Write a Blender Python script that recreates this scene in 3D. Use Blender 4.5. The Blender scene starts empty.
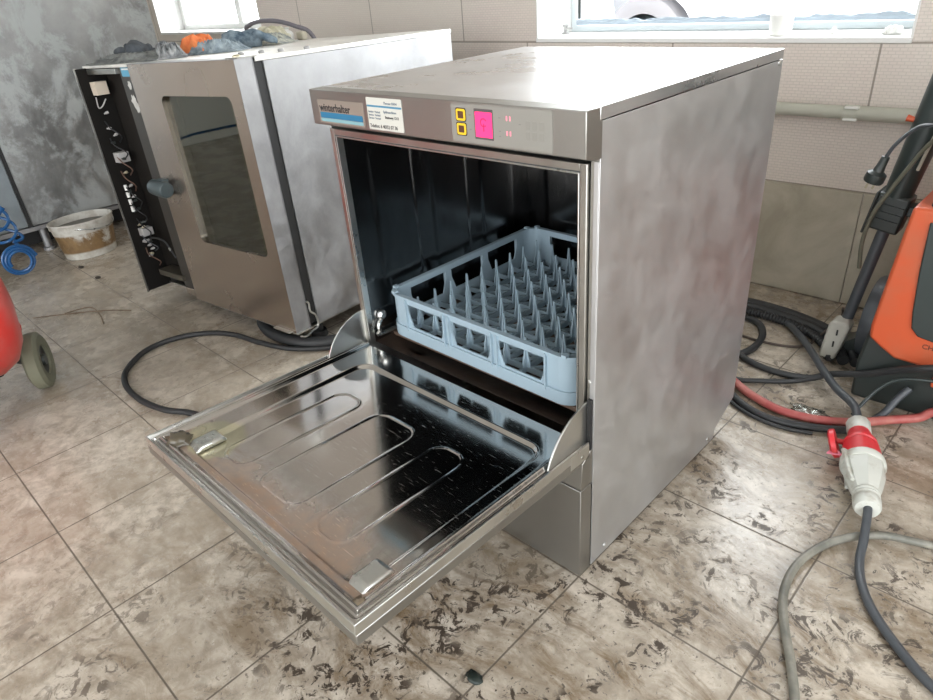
import bpy, bmesh, math, random
import numpy as np
from mathutils import Vector, Matrix, noise
random.seed(7)
S = bpy.context.scene
C = S.collection
PI = math.pi

# ------------------------------------------------------------------ camera, world, exposure
cd = bpy.data.cameras.new('camera'); cam = bpy.data.objects.new('camera', cd); C.objects.link(cam)
cd.sensor_width = 36.0; cd.lens = 661.97/933*36.0; cd.clip_start = 0.02; cd.clip_end = 200
RR = Vector((0.72029728, 0.68956161, -0.07534331)); UU = Vector((-0.29377283, 0.40164143, 0.86739938)); FF = Vector((-0.62838631, 0.6026516, -0.49187569))
M = Matrix.Identity(4)
for i in range(3):
    M[i][0] = RR[i]; M[i][1] = UU[i]; M[i][2] = -FF[i]
M.translation = Vector((1.0916, -0.7436, 0.9785))
cam.matrix_world = M
S.camera = cam
S.view_settings.view_transform = 'Standard'; S.view_settings.look = 'None'
S.view_settings.gamma = 1.0; S.view_settings.use_curve_mapping = False
S.view_settings.exposure = 0.14
S.cycles.use_denoising = True
S.cycles.max_bounces = 10; S.cycles.diffuse_bounces = 5; S.cycles.glossy_bounces = 6; S.cycles.transparent_max_bounces = 12
S.cycles.sample_clamp_indirect = 8.0; S.cycles.caustics_reflective = False; S.cycles.caustics_refractive = False

w = bpy.data.worlds.new('overcast_sky'); S.world = w; w.use_nodes = True
nt = w.node_tree; nt.nodes.clear()
wo = nt.nodes.new('ShaderNodeOutputWorld'); bg = nt.nodes.new('ShaderNodeBackground')
tc = nt.nodes.new('ShaderNodeTexCoord'); sx = nt.nodes.new('ShaderNodeSeparateXYZ'); cr = nt.nodes.new('ShaderNodeValToRGB')
nt.links.new(tc.outputs['Generated'], sx.inputs[0]); nt.links.new(sx.outputs['Z'], cr.inputs[0])
cr.color_ramp.elements[0].position = 0.0; cr.color_ramp.elements[0].color = (.96, .98, 1, 1)
cr.color_ramp.elements[1].position = 0.7; cr.color_ramp.elements[1].color = (.93, .965, 1, 1)
nt.links.new(cr.outputs[0], bg.inputs['Color'])
mr = nt.nodes.new('ShaderNodeMapRange'); mr.interpolation_type = 'SMOOTHSTEP'      # the cloud cover is brightest on the window side
nt.links.new(sx.outputs['Y'], mr.inputs[0]); mr.inputs[1].default_value = 0.1; mr.inputs[2].default_value = 0.9
mr.inputs[3].default_value = 5.6; mr.inputs[4].default_value = 14.0
nt.links.new(mr.outputs[0], bg.inputs['Strength'])
nt.links.new(bg.outputs[0], wo.inputs['Surface'])

def portal(name, loc, rot, sx_, sy_):
    l = bpy.data.lights.new(name, 'AREA'); l.shape = 'RECTANGLE'; l.size = sx_; l.size_y = sy_
    l.cycles.is_portal = True
    o = bpy.data.objects.new(name, l); C.objects.link(o); o.location = loc; o.rotation_euler = rot
portal('daylight_opening_window', (.01, 1.70, 1.27), (-PI/2, 0, 0), 1.2, 1.0)
portal('daylight_opening_tall_window', (-3.15, 1.70, 1.6), (-PI/2, 0, 0), 1.3, 1.7)
portal('daylight_opening_side_door', (2.72, -1.5, 1.3), (0, PI/2, 0), 2.4, 3.4)
portal('daylight_opening_gateway', (.6, -4.02, 1.3), (PI/2, 0, 0), 3.4, 2.6)

# ------------------------------------------------------------------ materials
def mat(name, col=(.5, .5, .5), rough=.5, metal=0., spec=.5, emit=None, es=1., build=None, coat=0.):
    m = bpy.data.materials.new(name); m.use_nodes = True
    n = m.node_tree; b = n.nodes['Principled BSDF']
    b.inputs['Base Color'].default_value = (*col, 1); b.inputs['Roughness'].default_value = rough
    b.inputs['Metallic'].default_value = metal; b.inputs['Specular IOR Level'].default_value = spec
    b.inputs['Coat Weight'].default_value = coat
    if emit: b.inputs['Emission Color'].default_value = (*emit, 1); b.inputs['Emission Strength'].default_value = es
    if build: build(n, b)
    return m
class N:                                     # small node helper
    def __init__(s, n): s.n = n
    def _in(s, nd, k, v):
        if v is None: return
        if isinstance(v, bpy.types.NodeSocket): s.n.links.new(v, nd.inputs[k])
        else: nd.inputs[k].default_value = v
    def pos(s, scale=(1, 1, 1), rot=(0, 0, 0), loc=(0, 0, 0), world=False):
        if world: src = s.n.nodes.new('ShaderNodeNewGeometry').outputs['Position']
        else: src = s.n.nodes.new('ShaderNodeTexCoord').outputs['Object']
        mp = s.n.nodes.new('ShaderNodeMapping'); s.n.links.new(src, mp.inputs[0])
        mp.inputs['Scale'].default_value = scale; mp.inputs['Rotation'].default_value = rot; mp.inputs['Location'].default_value = loc
        return mp.outputs[0]
    def noise(s, v, scale=5, detail=6, rough=.6, dist=0., out='Fac'):
        t = s.n.nodes.new('ShaderNodeTexNoise'); s._in(t, 'Vector', v); t.inputs['Scale'].default_value = scale
        t.inputs['Detail'].default_value = detail; t.inputs['Roughness'].default_value = rough; t.inputs['Distortion'].default_value = dist
        return t.outputs[out]
    def ramp(s, f, stops):
        r = s.n.nodes.new('ShaderNodeValToRGB'); s._in(r, 0, f); e = r.color_ramp.elements
        while len(e) < len(stops): e.new(.5)
        for k, (p, c) in enumerate(stops):
            e[k].position = p; e[k].color = (c, c, c, 1) if isinstance(c, (int, float)) else (*c, 1)
        return r.outputs[0]
    def mix(s, f, a, b, mode='MIX'):
        x = s.n.nodes.new('ShaderNodeMix'); x.data_type = 'RGBA'; x.blend_type = mode
        for k, v in ((0, f), (6, a), (7, b)):
            if isinstance(v, tuple): v = (*v, 1)
            s._in(x, k, v)
        return x.outputs[2]
    def math(s, op, a, b=None, c=None):
        x = s.n.nodes.new('ShaderNodeMath'); x.operation = op; s._in(x, 0, a); s._in(x, 1, b); s._in(x, 2, c)
        return x.outputs[0]
    def sep(s, v):
        x = s.n.nodes.new('ShaderNodeSeparateXYZ'); s._in(x, 0, v); return x.outputs
    def bump(s, b, h, strength=.3, dist=.002):
        x = s.n.nodes.new('ShaderNodeBump'); s._in(x, 'Height', h); x.inputs['Strength'].default_value = strength; x.inputs['Distance'].default_value = dist
        s.n.links.new(x.outputs[0], b.inputs['Normal'])
    def step(s, a, edge, wd):                # smooth 0..1 as a passes edge
        x = s.n.nodes.new('ShaderNodeMapRange'); x.interpolation_type = 'SMOOTHSTEP'; s._in(x, 0, a)
        x.inputs[1].default_value = edge-wd; x.inputs[2].default_value = edge+wd
        return x.outputs[0]

def steel(name, base=(.58, .57, .55), r0=.28, r1=.5, sc=4., stretch=(1, 1, 1), dirt=None, dirt_lo=.55, dirt_hi=.75, dirt_amt=.6, brush=None, vary=.12):
    def b(n, p):
        N_ = N(n); v = N_.pos(stretch)
        a = N_.noise(v, sc, 8, .66, .15)
        lo = tuple(max(0, x*(1-vary*1.4)) for x in base); hi = tuple(min(1, x*(1+vary)) for x in base)
        col = N_.mix(N_.ramp(a, [(.32, 0.), (.68, 1.)]), lo, hi)
        ro = N_.math('MULTIPLY_ADD', N_.ramp(N_.noise(v, sc*2.1, 7, .6, .3), [(.3, 0.), (.7, 1.)]), r1-r0, r0)
        if dirt:
            d = N_.ramp(N_.noise(v, sc*1.7, 9, .74, .3), [(dirt_lo, 0.), (dirt_hi, 1.)])
            d = N_.math('MULTIPLY', d, dirt_amt)
            col = N_.mix(d, col, dirt)
            n.links.new(N_.math('MULTIPLY_ADD', d, -.9, 1.0), p.inputs['Metallic'])
            ro = N_.math('ADD', ro, N_.math('MULTIPLY', d, .25))
        n.links.new(col, p.inputs['Base Color']); n.links.new(ro, p.inputs['Roughness'])
        if brush:
            N_.bump(p, N_.noise(N_.pos(brush), 1., 3, .5), .06, .001)
    return mat(name, base, .35, 1.0, build=b)

M_side = steel('brushed_steel_smudged', (.57, .575, .575), .44, .49, 5.5, (1, 1.2, .9), dirt=(.50, .495, .49), dirt_lo=.38, dirt_hi=.80, dirt_amt=.28, vary=.035)
M_top = steel('steel_worktop', (.70, .71, .72), .22, .40, 3.0, vary=.05)
M_fas = steel('satin_steel_fascia', (.345, .34, .318), .36, .46, 2.5, vary=.05, brush=(3, 600, 600))
M_frame = steel('dull_frame_steel', (.42, .41, .38), .28, .45, 6)
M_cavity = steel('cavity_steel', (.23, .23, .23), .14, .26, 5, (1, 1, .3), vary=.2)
M_bright = steel('bright_bent_steel', (.66, .67, .65), .24, .36, 7, vary=.08)
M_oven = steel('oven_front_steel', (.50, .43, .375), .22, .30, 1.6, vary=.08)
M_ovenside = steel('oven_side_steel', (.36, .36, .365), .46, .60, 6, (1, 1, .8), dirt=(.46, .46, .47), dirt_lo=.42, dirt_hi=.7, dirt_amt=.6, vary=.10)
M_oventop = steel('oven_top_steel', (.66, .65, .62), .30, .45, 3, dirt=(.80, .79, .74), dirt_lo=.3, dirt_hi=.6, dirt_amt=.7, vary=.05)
M_fridge = steel('old_cabinet_steel', (.34, .345, .34), .38, .56, 3.6, (1, 1, .8), dirt=(.42, .45, .45), dirt_lo=.47, dirt_hi=.56, dirt_amt=.75, vary=.25)
M_dark = mat('dark_recess', (.012, .012, .012), .6)
M_black = mat('black_rubber', (.018, .019, .02), .55)
M_blackgloss = mat('black_plastic', (.022, .028, .026), .38)
M_green = mat('dark_green_black_plastic', (.024, .034, .032), .36)
M_hose = mat('dark_grey_cable', (.055, .062, .07), .45)
M_greycable = mat('grey_olive_cable', (.17, .17, .14), .5, build=lambda n, p: n.links.new(N(n).mix(N(n).ramp(N(n).noise(N(n).pos(), 18, 6), [(.4, 0.), (.65, 1.)]), (.13, .13, .11), (.25, .24, .20)), p.inputs['Base Color']))
M_redhose = mat('faded_red_hose', (.40, .10, .09), .5, build=lambda n, p: n.links.new(N(n).mix(N(n).ramp(N(n).noise(N(n).pos(), 14, 6), [(.4, 0.), (.65, 1.)]), (.36, .07, .065), (.46, .17, .14)), p.inputs['Base Color']))
M_blue = mat('glossy_blue_hose', (.02, .11, .30), .2)
M_white = mat('white_plastic', (.78, .78, .75), .4)
M_offwhite = mat('dirty_white_plastic', (.62, .63, .57), .42, build=lambda n, p: n.links.new(N(n).mix(N(n).ramp(N(n).noise(N(n).pos(), 25, 8), [(.52, 0.), (.7, 1.)]), (.54, .55, .50), (.32, .29, .23)), p.inputs['Base Color']))
M_red = mat('red_plug_plastic', (.62, .035, .04), .34, build=lambda n, p: n.links.new(N(n).mix(N(n).ramp(N(n).noise(N(n).pos(), 20, 6), [(.5, 0.), (.75, 1.)]), (.64, .035, .045), (.52, .11, .10)), p.inputs['Base Color']))
M_pinkflap = mat('pink_plastic', (.75, .22, .30), .4)
M_orange = mat('orange_plastic', (.86, .16, .045), .38, build=lambda n, p: n.links.new(N(n).mix(N(n).ramp(N(n).noise(N(n).pos(), 9, 8), [(.45, 0.), (.75, 1.)]), (.52, .085, .028), (.44, .11, .05)), p.inputs['Base Color']))
M_tank = mat('red_enamel', (.52, .04, .03), .3, build=lambda n, p: n.links.new(N(n).mix(N(n).ramp(N(n).noise(N(n).pos(), 7, 8), [(.4, 0.), (.7, .7)]), (.52, .035, .028), (.42, .17, .15)), p.inputs['Base Color']))
M_rack = mat('blue_rack_plastic', (.33, .43, .495), .38)
M_seal = mat('grey_rubber_seal', (.10, .11, .11), .4)
M_label = mat('grey_label', (.32, .32, .31), .5)
M_tire = mat('olive_dusty_tyre', (.16, .16, .11), .8)
M_glass = None
def glassmat(name, tint, rough, fac):
    m = bpy.data.materials.new(name); m.use_nodes = True; n = m.node_tree; n.nodes.clear()
    o = n.nodes.new('ShaderNodeOutputMaterial'); t = n.nodes.new('ShaderNodeBsdfTransparent'); g = n.nodes.new('ShaderNodeBsdfGlossy')
    x = n.nodes.new('ShaderNodeMixShader'); t.inputs[0].default_value = (*tint, 1); g.inputs['Roughness'].default_value = rough
    g.inputs[0].default_value = (.9, .95, .9, 1)
    f = n.nodes.new('ShaderNodeLayerWeight'); f.inputs[0].default_value = .5
    pw_ = n.nodes.new('ShaderNodeMath'); pw_.operation = 'POWER'; n.links.new(f.outputs['Facing'], pw_.inputs[0]); pw_.inputs[1].default_value = 4.0
    ad = n.nodes.new('ShaderNodeMath'); ad.operation = 'MULTIPLY_ADD'; n.links.new(pw_.outputs[0], ad.inputs[0]); ad.inputs[1].default_value = .6; ad.inputs[2].default_value = fac+.02; ad.use_clamp = True
    n.links.new(ad.outputs[0], x.inputs[0]); n.links.new(t.outputs[0], x.inputs[1]); n.links.new(g.outputs[0], x.inputs[2]); n.links.new(x.outputs[0], o.inputs[0])
    return m
M_glass = glassmat('window_glass', (.97, .98, .98), .0, .0)
M_ovenglass = glassmat('tinted_oven_glass', (.44, .42, .34), .03, .07)

def floor_nodes(n, p):
    k = N(n); v = k.pos(world=True); s = k.sep(v)
    T = .3075
    def line(c, off, wd):
        f = k.math('FRACT', k.math('DIVIDE', k.math('SUBTRACT', c, off-40*T), T))
        d = k.math('MULTIPLY', k.math('MINIMUM', f, k.math('SUBTRACT', 1.0, f)), T)
        return k.math('SUBTRACT', 1.0, k.step(d, wd, wd*.45))
    g = k.math('MAXIMUM', line(s[0], .5962, .0017), line(s[1], -.0335, .0017))
    # tile body: pale travertine mottling
    m1 = k.noise(v, 5, 9, .68, .3); m2 = k.noise(v, 26, 8, .7, .4)
    base = k.mix(k.ramp(m1, [(.32, 0.), (.66, 1.)]), (.36, .305, .235), (.62, .56, .475))
    base = k.mix(k.ramp(m2, [(.42, 0.), (.60, .7)]), base, (.29, .245, .19))
    # smeared mud, stretched along the wiping strokes
    wv = n.nodes.new('ShaderNodeVectorMath'); wv.operation = 'MULTIPLY_ADD'; n.links.new(k.noise(v, 2.6, 3, .5, 0, 'Color'), wv.inputs[0]); wv.inputs[1].default_value = (.30, .30, 0); n.links.new(v, wv.inputs[2])
    mp_ = n.nodes.new('ShaderNodeMapping'); n.links.new(wv.outputs[0], mp_.inputs[0]); mp_.inputs['Scale'].default_value = (3.5, 9, 1); mp_.inputs['Rotation'].default_value = (0, 0, .45)
    sm = k.noise(mp_.outputs[0], 1.5, 9, .72, .35)
    region = k.ramp(k.noise(v, 1.6, 3, .5), [(.34, 0.), (.62, 1.)])
    bx = k.math('SUBTRACT', s[0], .45); by = k.math('ADD', s[1], .22)
    near = k.math('SUBTRACT', 1.0, k.step(k.math('SQRT', k.math('ADD', k.math('MULTIPLY', bx, bx), k.math('MULTIPLY', by, by))), .30, .22))
    east = k.math('ADD', k.step(k.math('ADD', s[0], k.math('MULTIPLY', s[1], -.25)), .15, .55), k.math('MULTIPLY', near, .45))
    mud = k.math('MULTIPLY', k.ramp(sm, [(.46, 0.), (.64, 1.)]), k.math('MULTIPLY_ADD', east, .75, .26))
    mud = k.math('MULTIPLY', mud, k.math('MULTIPLY_ADD', region, .6, .45))
    base = k.mix(mud, base, (.185, .13, .075))
    # dark mud clots
    sp = k.ramp(k.noise(v, 30, 5, .72, 1.1), [(.525, 0.), (.575, 1.)])
    cl = k.ramp(k.noise(v, 5.5, 4, .55, .5), [(.44, 0.), (.56, 1.)])
    fine = k.ramp(k.noise(v, 95, 4, .6, .4), [(.62, 0.), (.66, 1.)])
    clot = k.math('MULTIPLY', k.math('MULTIPLY', sp, cl), k.math('MULTIPLY_ADD', east, .75, .15))
    clot = k.math('MAXIMUM', clot, k.math('MULTIPLY', fine, k.math('MULTIPLY_ADD', east, .45, .18)))
    base = k.mix(clot, base, (.055, .04, .028))
    # dried puddle ring in front of the machine; tiles toned darker inside it
    dx = k.math('SUBTRACT', s[0], .40); dy = k.math('SUBTRACT', s[1], 0.0)
    rr = k.math('SQRT', k.math('ADD', k.math('MULTIPLY', dx, dx), k.math('MULTIPLY', dy, dy)))
    ring = k.math('SUBTRACT', 1.0, k.step(k.math('ABSOLUTE', k.math('SUBTRACT', rr, .168)), .005, .004))
    inside = k.math('SUBTRACT', 1.0, k.step(rr, .165, .01))
    base = k.mix(k.math('MULTIPLY', inside, .45), base, (.22, .18, .13))
    base = k.mix(k.math('MULTIPLY', ring, .6), base, (.17, .13, .09))
    col = k.mix(k.math('MULTIPLY', g, .9), base, (.105, .085, .065))
    n.links.new(col, p.inputs['Base Color'])
    ro = k.math('MULTIPLY_ADD', m1, .30, .12)
    ro = k.math('ADD', ro, k.math('MULTIPLY', g, .3))
    ro = k.math('ADD', ro, k.math('MULTIPLY', clot, .25))
    n.links.new(ro, p.inputs['Roughness'])
    h = k.math('SUBTRACT', k.math('ADD', k.math('MULTIPLY', m2, .5), k.math('MULTIPLY', clot, .5)), g)
    k.bump(p, h, .30, .0010)
M_floor = mat('muddy_beige_floor_tiles', rough=.4, spec=.55, build=floor_nodes)

def wall_nodes(n, p):
    k = N(n); v = k.pos(world=True); s = k.sep(v)
    cmb = n.nodes.new('ShaderNodeCombineXYZ'); n.links.new(s[0], cmb.inputs[0]); n.links.new(s[2], cmb.inputs[1])
    br = n.nodes.new('ShaderNodeTexBrick'); n.links.new(cmb.outputs[0], br.inputs['Vector'])
    br.inputs['Scale'].default_value = 1.0; br.inputs['Brick Width'].default_value = .0175; br.inputs['Row Height'].default_value = .0083
    br.inputs['Mortar Size'].default_value = .0011; br.inputs['Mortar Smooth'].default_value = .4
    br.inputs['Color1'].default_value = (.74, .66, .60, 1); br.inputs['Color2'].default_value = (.71, .62, .57, 1); br.inputs['Mortar'].default_value = (.58, .52, .47, 1)
    col = k.mix(k.ramp(k.noise(v, 2.5, 6), [(.35, 0.), (.65, .5)]), br.outputs['Color'], (.68, .64, .56))
    def vj(off, pitch):
        f = k.math('FRACT', k.math('DIVIDE', k.math('SUBTRACT', s[0], off-40*pitch), pitch))
        d = k.math('MULTIPLY', k.math('MINIMUM', f, k.math('SUBTRACT', 1.0, f)), pitch)
        return k.math('SUBTRACT', 1.0, k.step(d, .0026, .001))
    low = k.math('MULTIPLY', k.math('LESS_THAN', s[2], .742), k.math('GREATER_THAN', s[2], .56))
    j = k.math('MAXIMUM', k.math('MULTIPLY', vj(.549, .597), low), k.math('MULTIPLY', vj(-.975, .578), k.math('GREATER_THAN', s[2], .742)))
    f = k.math('FRACT', k.math('DIVIDE', k.math('SUBTRACT', s[2], .742-3.94), .394))
    d = k.math('MULTIPLY', k.math('MINIMUM', f, k.math('SUBTRACT', 1.0, f)), .394)
    j = k.math('MAXIMUM', j, k.math('SUBTRACT', 1.0, k.step(d, .0026, .001)))
    col = k.mix(k.math('MULTIPLY', j, .75), col, (.20, .17, .13))
    n.links.new(col, p.inputs['Base Color']); p.inputs['Roughness'].default_value = .45
    k.bump(p, k.math('SUBTRACT', k.math('SUBTRACT', 1.0, br.outputs['Fac']), j), .5, .0012)
M_wall = mat('mosaic_relief_wall_tile', rough=.45, build=wall_nodes)
def dado_nodes(n, p):
    k = N(n); v = k.pos(world=True)
    c = k.mix(k.ramp(k.noise(v, 4, 9, .62, 1.), [(.35, 0.), (.65, 1.)]), (.36, .325, .25), (.50, .46, .37))
    n.links.new(c, p.inputs['Base Color']); k.bump(p, k.noise(v, 22, 8, .6, .5), .5, .004)
M_dado = mat('stone_look_tile', rough=.5, build=dado_nodes)
M_paint = mat('white_reveal_paint', (.80, .80, .78), .5)
M_plaster = mat('pale_plaster', (.74, .73, .71), .7)
M_ceil = mat('white_ceiling', (.75, .75, .73), .7)
M_pvc = mat('window_frame_paint', (.55, .60, .62), .35)
M_pipe = mat('grey_green_painted_pipe', (.46, .46, .39), .4)
M_grout = mat('tile_joint', (.16, .13, .10), .8)

# ------------------------------------------------------------------ mesh helpers
class MB:
    def __init__(s): s.v = []; s.f = []; s.sm = []
    def add(s, vs, fs, smooth=False):
        o = len(s.v); s.v += [tuple(a) for a in vs]; s.f += [tuple(i+o for i in f) for f in fs]; s.sm += [smooth]*len(fs); return s
    def box(s, x0, x1, y0, y1, z0, z1):
        vs = [(x, y, z) for x in (x0, x1) for y in (y0, y1) for z in (z0, z1)]
        return s.add(vs, [(0, 1, 3, 2), (4, 6, 7, 5), (0, 4, 5, 1), (2, 3, 7, 6), (0, 2, 6, 4), (1, 5, 7, 3)])
    def frame_of(s, d):
        d = Vector(d).normalized(); a = Vector((0, 0, 1)) if abs(d.z) < .9 else Vector((1, 0, 0))
        u = d.cross(a).normalized(); return u, d.cross(u).normalized()
    def cyl(s, a, b, r0, r1=None, n=20, caps=True, sx=1., sy=1.):
        r1 = r0 if r1 is None else r1; a = Vector(a); b = Vector(b); u, w_ = s.frame_of(b-a)
        vs = []
        for c, r in ((a, r0), (b, r1)):
            for i in range(n):
                t = 2*PI*i/n; vs.append(c+u*(r*sx*math.cos(t))+w_*(r*sy*math.sin(t)))
        fs = [(i, (i+1) % n, n+(i+1) % n, n+i) for i in range(n)]
        s.add(vs, fs, True)
        if caps: s.add(vs, [tuple(range(n))[::-1], tuple(range(n, 2*n))])
        return s
    def lathe(s, o, axis, prof, n=28, closed=False):   # prof: (radius, height along axis)
        o = Vector(o); d = Vector(axis).normalized(); u, w_ = s.frame_of(d); vs = []
        for r, h in prof:
            for i in range(n):
                t = 2*PI*i/n; vs.append(o+d*h+u*(r*math.cos(t))+w_*(r*math.sin(t)))
        m = len(prof); fs = []
        for j in range(m-1 if not closed else m):
            j2 = (j+1) % m
            for i in range(n): fs.append((j*n+i, j*n+(i+1) % n, j2*n+(i+1) % n, j2*n+i))
        s.add(vs, fs, True)
        if not closed:
            if prof[0][0] > 1e-5: s.add(vs[:n], [tuple(range(n))[::-1]])
            if prof[-1][0] > 1e-5: s.add(vs[-n:], [tuple(range(n))])
        return s
    def tube(s, pts, r, n=10, sub=6, closed=False, ridge=None):
        P = [Vector(p) for p in pts]; Q = []
        m = len(P); rng = range(m if closed else m-1)
        for i in rng:
            p0 = P[(i-1) % m] if closed or i > 0 else P[0]*2-P[1]; p1 = P[i]; p2 = P[(i+1) % m]
            p3 = P[(i+2) % m] if closed or i+2 < m else P[-1]*2-P[-2]
            for k in range(sub):
                t = k/sub
                Q.append(.5*((2*p1)+(-p0+p2)*t+(2*p0-5*p1+4*p2-p3)*t*t+(-p0+3*p1-3*p2+p3)*t**3))
        if not closed: Q.append(P[-1])
        L = len(Q); vs = []; u = None
        for i, q in enumerate(Q):
            d = (Q[(i+1) % L]-Q[i-1]) if closed else (Q[min(i+1, L-1)]-Q[max(i-1, 0)])
            d.normalize()
            if u is None: u = s.frame_of(d)[0]
            u = (u-d*u.dot(d)).normalized(); w_ = d.cross(u)
            rr = r if not callable(r) else r(i/(L-1))
            if ridge: rr *= ridge[0] if i % 2 else ridge[1]
            for k in range(n):
                t = 2*PI*k/n; vs.append(q+u*(rr*math.cos(t))+w_*(rr*math.sin(t)))
        fs = []
        for i in range(L if closed else L-1):
            j = (i+1) % L
            for k in range(n): fs.append((i*n+k, i*n+(k+1) % n, j*n+(k+1) % n, j*n+k))
        s.add(vs, fs, True)
        if not closed: s.add(vs[:n], [tuple(range(n))[::-1]]); s.add(vs[-n:], [tuple(range(n))])
        return s
    def prism(s, poly, d, origin=(0, 0, 0), ax=((1, 0, 0), (0, 0, 1))):  # poly in 2D, extruded by vector d
        a, b = Vector(ax[0]), Vector(ax[1]); o = Vector(origin); d = Vector(d); n = len(poly)
        lo = [o+a*x+b*y for x, y in poly]; hi = [p+d for p in lo]
        return s.add(lo+hi, [tuple(range(n))[::-1], tuple(range(n, 2*n))]+[(i, (i+1) % n, n+(i+1) % n, n+i) for i in range(n)])
    def build(s, name, m, parent=None, bevel=0., seg=2, loc=None):
        me = bpy.data.meshes.new(name); me.from_pydata(s.v, [], s.f); me.update()
        bm = bmesh.new(); bm.from_mesh(me)
        if bevel or any(s.sm): bmesh.ops.remove_doubles(bm, verts=bm.verts, dist=1e-6)
        bmesh.ops.recalc_face_normals(bm, faces=bm.faces)
        for f in bm.faces: f.smooth = True
        bm.to_mesh(me); bm.free()
        me.set_sharp_from_angle(angle=math.radians(38))
        me.materials.append(m)
        o = bpy.data.objects.new(name, me); C.objects.link(o)
        if parent: o.parent = parent
        if loc: o.location = loc
        if bevel:
            b = o.modifiers.new('bevel', 'BEVEL'); b.width = bevel; b.segments = seg; b.limit_method = 'ANGLE'; b.angle_limit = math.radians(40)
            b.harden_normals = False
        return o
def rrect(x0, x1, y0, y1, r, n=6):
    out = []
    for cx, cy, a0 in ((x1-r, y1-r, 0), (x0+r, y1-r, 90), (x0+r, y0+r, 180), (x1-r, y0+r, 270)):
        for i in range(n+1):
            t = math.radians(a0+90*i/n); out.append((cx+r*math.cos(t), cy+r*math.sin(t)))
    return out
def tag(o, label=None, cat=None, group=None, kind=None):
    if label: o['label'] = label
    if cat: o['category'] = cat
    if group: o['group'] = group
    if kind: o['kind'] = kind
    return o
def thing(name, label, cat, loc=(0, 0, 0), rot=(0, 0, 0), group=None):
    o = bpy.data.objects.new(name, None); C.objects.link(o); o.location = loc; o.rotation_euler = rot; o.empty_display_size = .05
    return tag(o, label, cat, group)
def struct(o): o['kind'] = 'structure'; return o
def text(name, body, size, m, parent, loc, rot=(PI/2, 0, 0), ext=.0002, width=1.):
    cu = bpy.data.curves.new(name, 'FONT'); cu.body = body; cu.size = size; cu.extrude = ext; cu.resolution_u = 3; cu.offset = .00035 if size > .01 else .00012
    t = bpy.data.objects.new('tmp', cu); C.objects.link(t)
    bpy.context.view_layer.update()
    me = bpy.data.meshes.new_from_object(t.evaluated_get(bpy.context.evaluated_depsgraph_get())); bpy.data.objects.remove(t)
    me.materials.clear(); me.materials.append(m)
    o = bpy.data.objects.new(name, me); C.objects.link(o); o.parent = parent; o.location = loc; o.rotation_euler = rot; o.scale = (width, 1, 1)
    return o

# ------------------------------------------------------------------ the room
XL, XR, YB, YF, ZC = -4.1, 2.7, 1.375, -4.0, 2.9
struct(MB().box(XL-.2, XR+.2, YF-.2, YB+.3, -.12, 0).build('floor', M_floor))
struct(MB().box(XL-.2, XR+.2, YF-.2, YB+.3, ZC, ZC+.15).build('ceiling', M_ceil))
def holed_wall(name, m, a0, a1, z1, y0, y1, holes):       # wall along x with rectangular holes
    mb = MB(); xs = sorted({a0, a1, *[h[0] for h in holes], *[h[1] for h in holes]})
    for i in range(len(xs)-1):
        c = (xs[i]+xs[i+1])/2; hs = sorted([h for h in holes if h[0] < c < h[1]], key=lambda h: h[2]); z = 0
        for h in hs:
            if h[2] > z: mb.box(xs[i], xs[i+1], y0, y1, z, h[2])
            z = h[3]
        if z < z1: mb.box(xs[i], xs[i+1], y0, y1, z, z1)
    return struct(mb.build(name, m))
W1 = (-.598, .618, .749, 1.78); W2 = (-3.80, -2.51, .79, 2.45)
holed_wall('wall_back', M_wall, XL, XR, ZC, YB, YB+.30, [W1, W2])
holed_wall('wall_front', M_plaster, XL, XR, ZC, YF-.2, YF, [(-1.1, 2.3, 0, 2.6)])
struct(MB().box(XL-.2, XL, YF-.2, YB+.3, 0, ZC).build('wall_left', M_plaster))
struct(MB().box(XR, XR+.2, YF-.2, -3.2, 0, ZC).box(XR, XR+.2, .2, YB+.3, 0, ZC).box(XR, XR+.2, -3.2, .2, 2.5, ZC).box(XR, XR+.2, -3.2, .2, 0, .1).build('wall_right', M_plaster))
# stone-look tiles at the foot of the back wall
mb = MB(); xj = [XL, -3.59, -2.98, -2.37, -1.77, -1.16, -.56, .0, .588, 1.19, 1.79, 2.39, XR]
for i in range(len(xj)-1): mb.box(xj[i]+.0015, xj[i+1]-.0015, YB-.010, YB+.002, .002, .347)
struct(mb.build('trim_1', M_dado, bevel=.002))
# window linings
def window(name, W, yp, mull=None, fr=.035, bot=.03, fm=None):
    x0, x1, z0, z1 = W
    root = thing(name, None, None); struct(root)
    t = .006
    lin = MB().box(x0, x0+t, YB-.002, yp, z0, z1).box(x1-t, x1, YB-.002, yp, z0, z1).box(x0, x1, YB-.002, yp, z1-t, z1)
    lin.build('window_reveal', M_paint, root)
    MB().box(x0, x1, YB-.006, yp, z0-.008, z0+t).build('window_sill', M_paint, root, bevel=.002)
    f = MB(); y0, y1 = yp-.02, yp+.04
    f.box(x0+t, x0+t+fr, y0, y1, z0+t, z1-t).box(x1-t-fr, x1-t, y0, y1, z0+t, z1-t)
    f.box(x0+t+fr, x1-t-fr, y0, y1, z0+t, z0+t+bot).box(x0+t+fr, x1-t-fr, y0, y1, z1-t-fr, z1-t)
    if mull: f.box(mull-.03, mull+.03, y0, y1, z0+t+bot, z1-t-fr)
    f.build('window_frame', fm or M_pvc, root, bevel=.003)
    MB().box(x0+t+fr, x1-t-fr, yp+.005, yp+.011, z0+t+bot, z1-t-fr).build('window_pane', M_glass, root)
    return root
w1 = window('window_1', W1, 1.60, fr=.024, bot=.022)
w2 = window('window_2', W2, 1.56, mull=-3.02, fr=.05, fm=M_paint)
mb = MB(); mb.box(-.560, -.548, 1.578, 1.582, .80, 1.70)
mb.build('window_gasket', M_blackgloss, w1)
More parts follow.
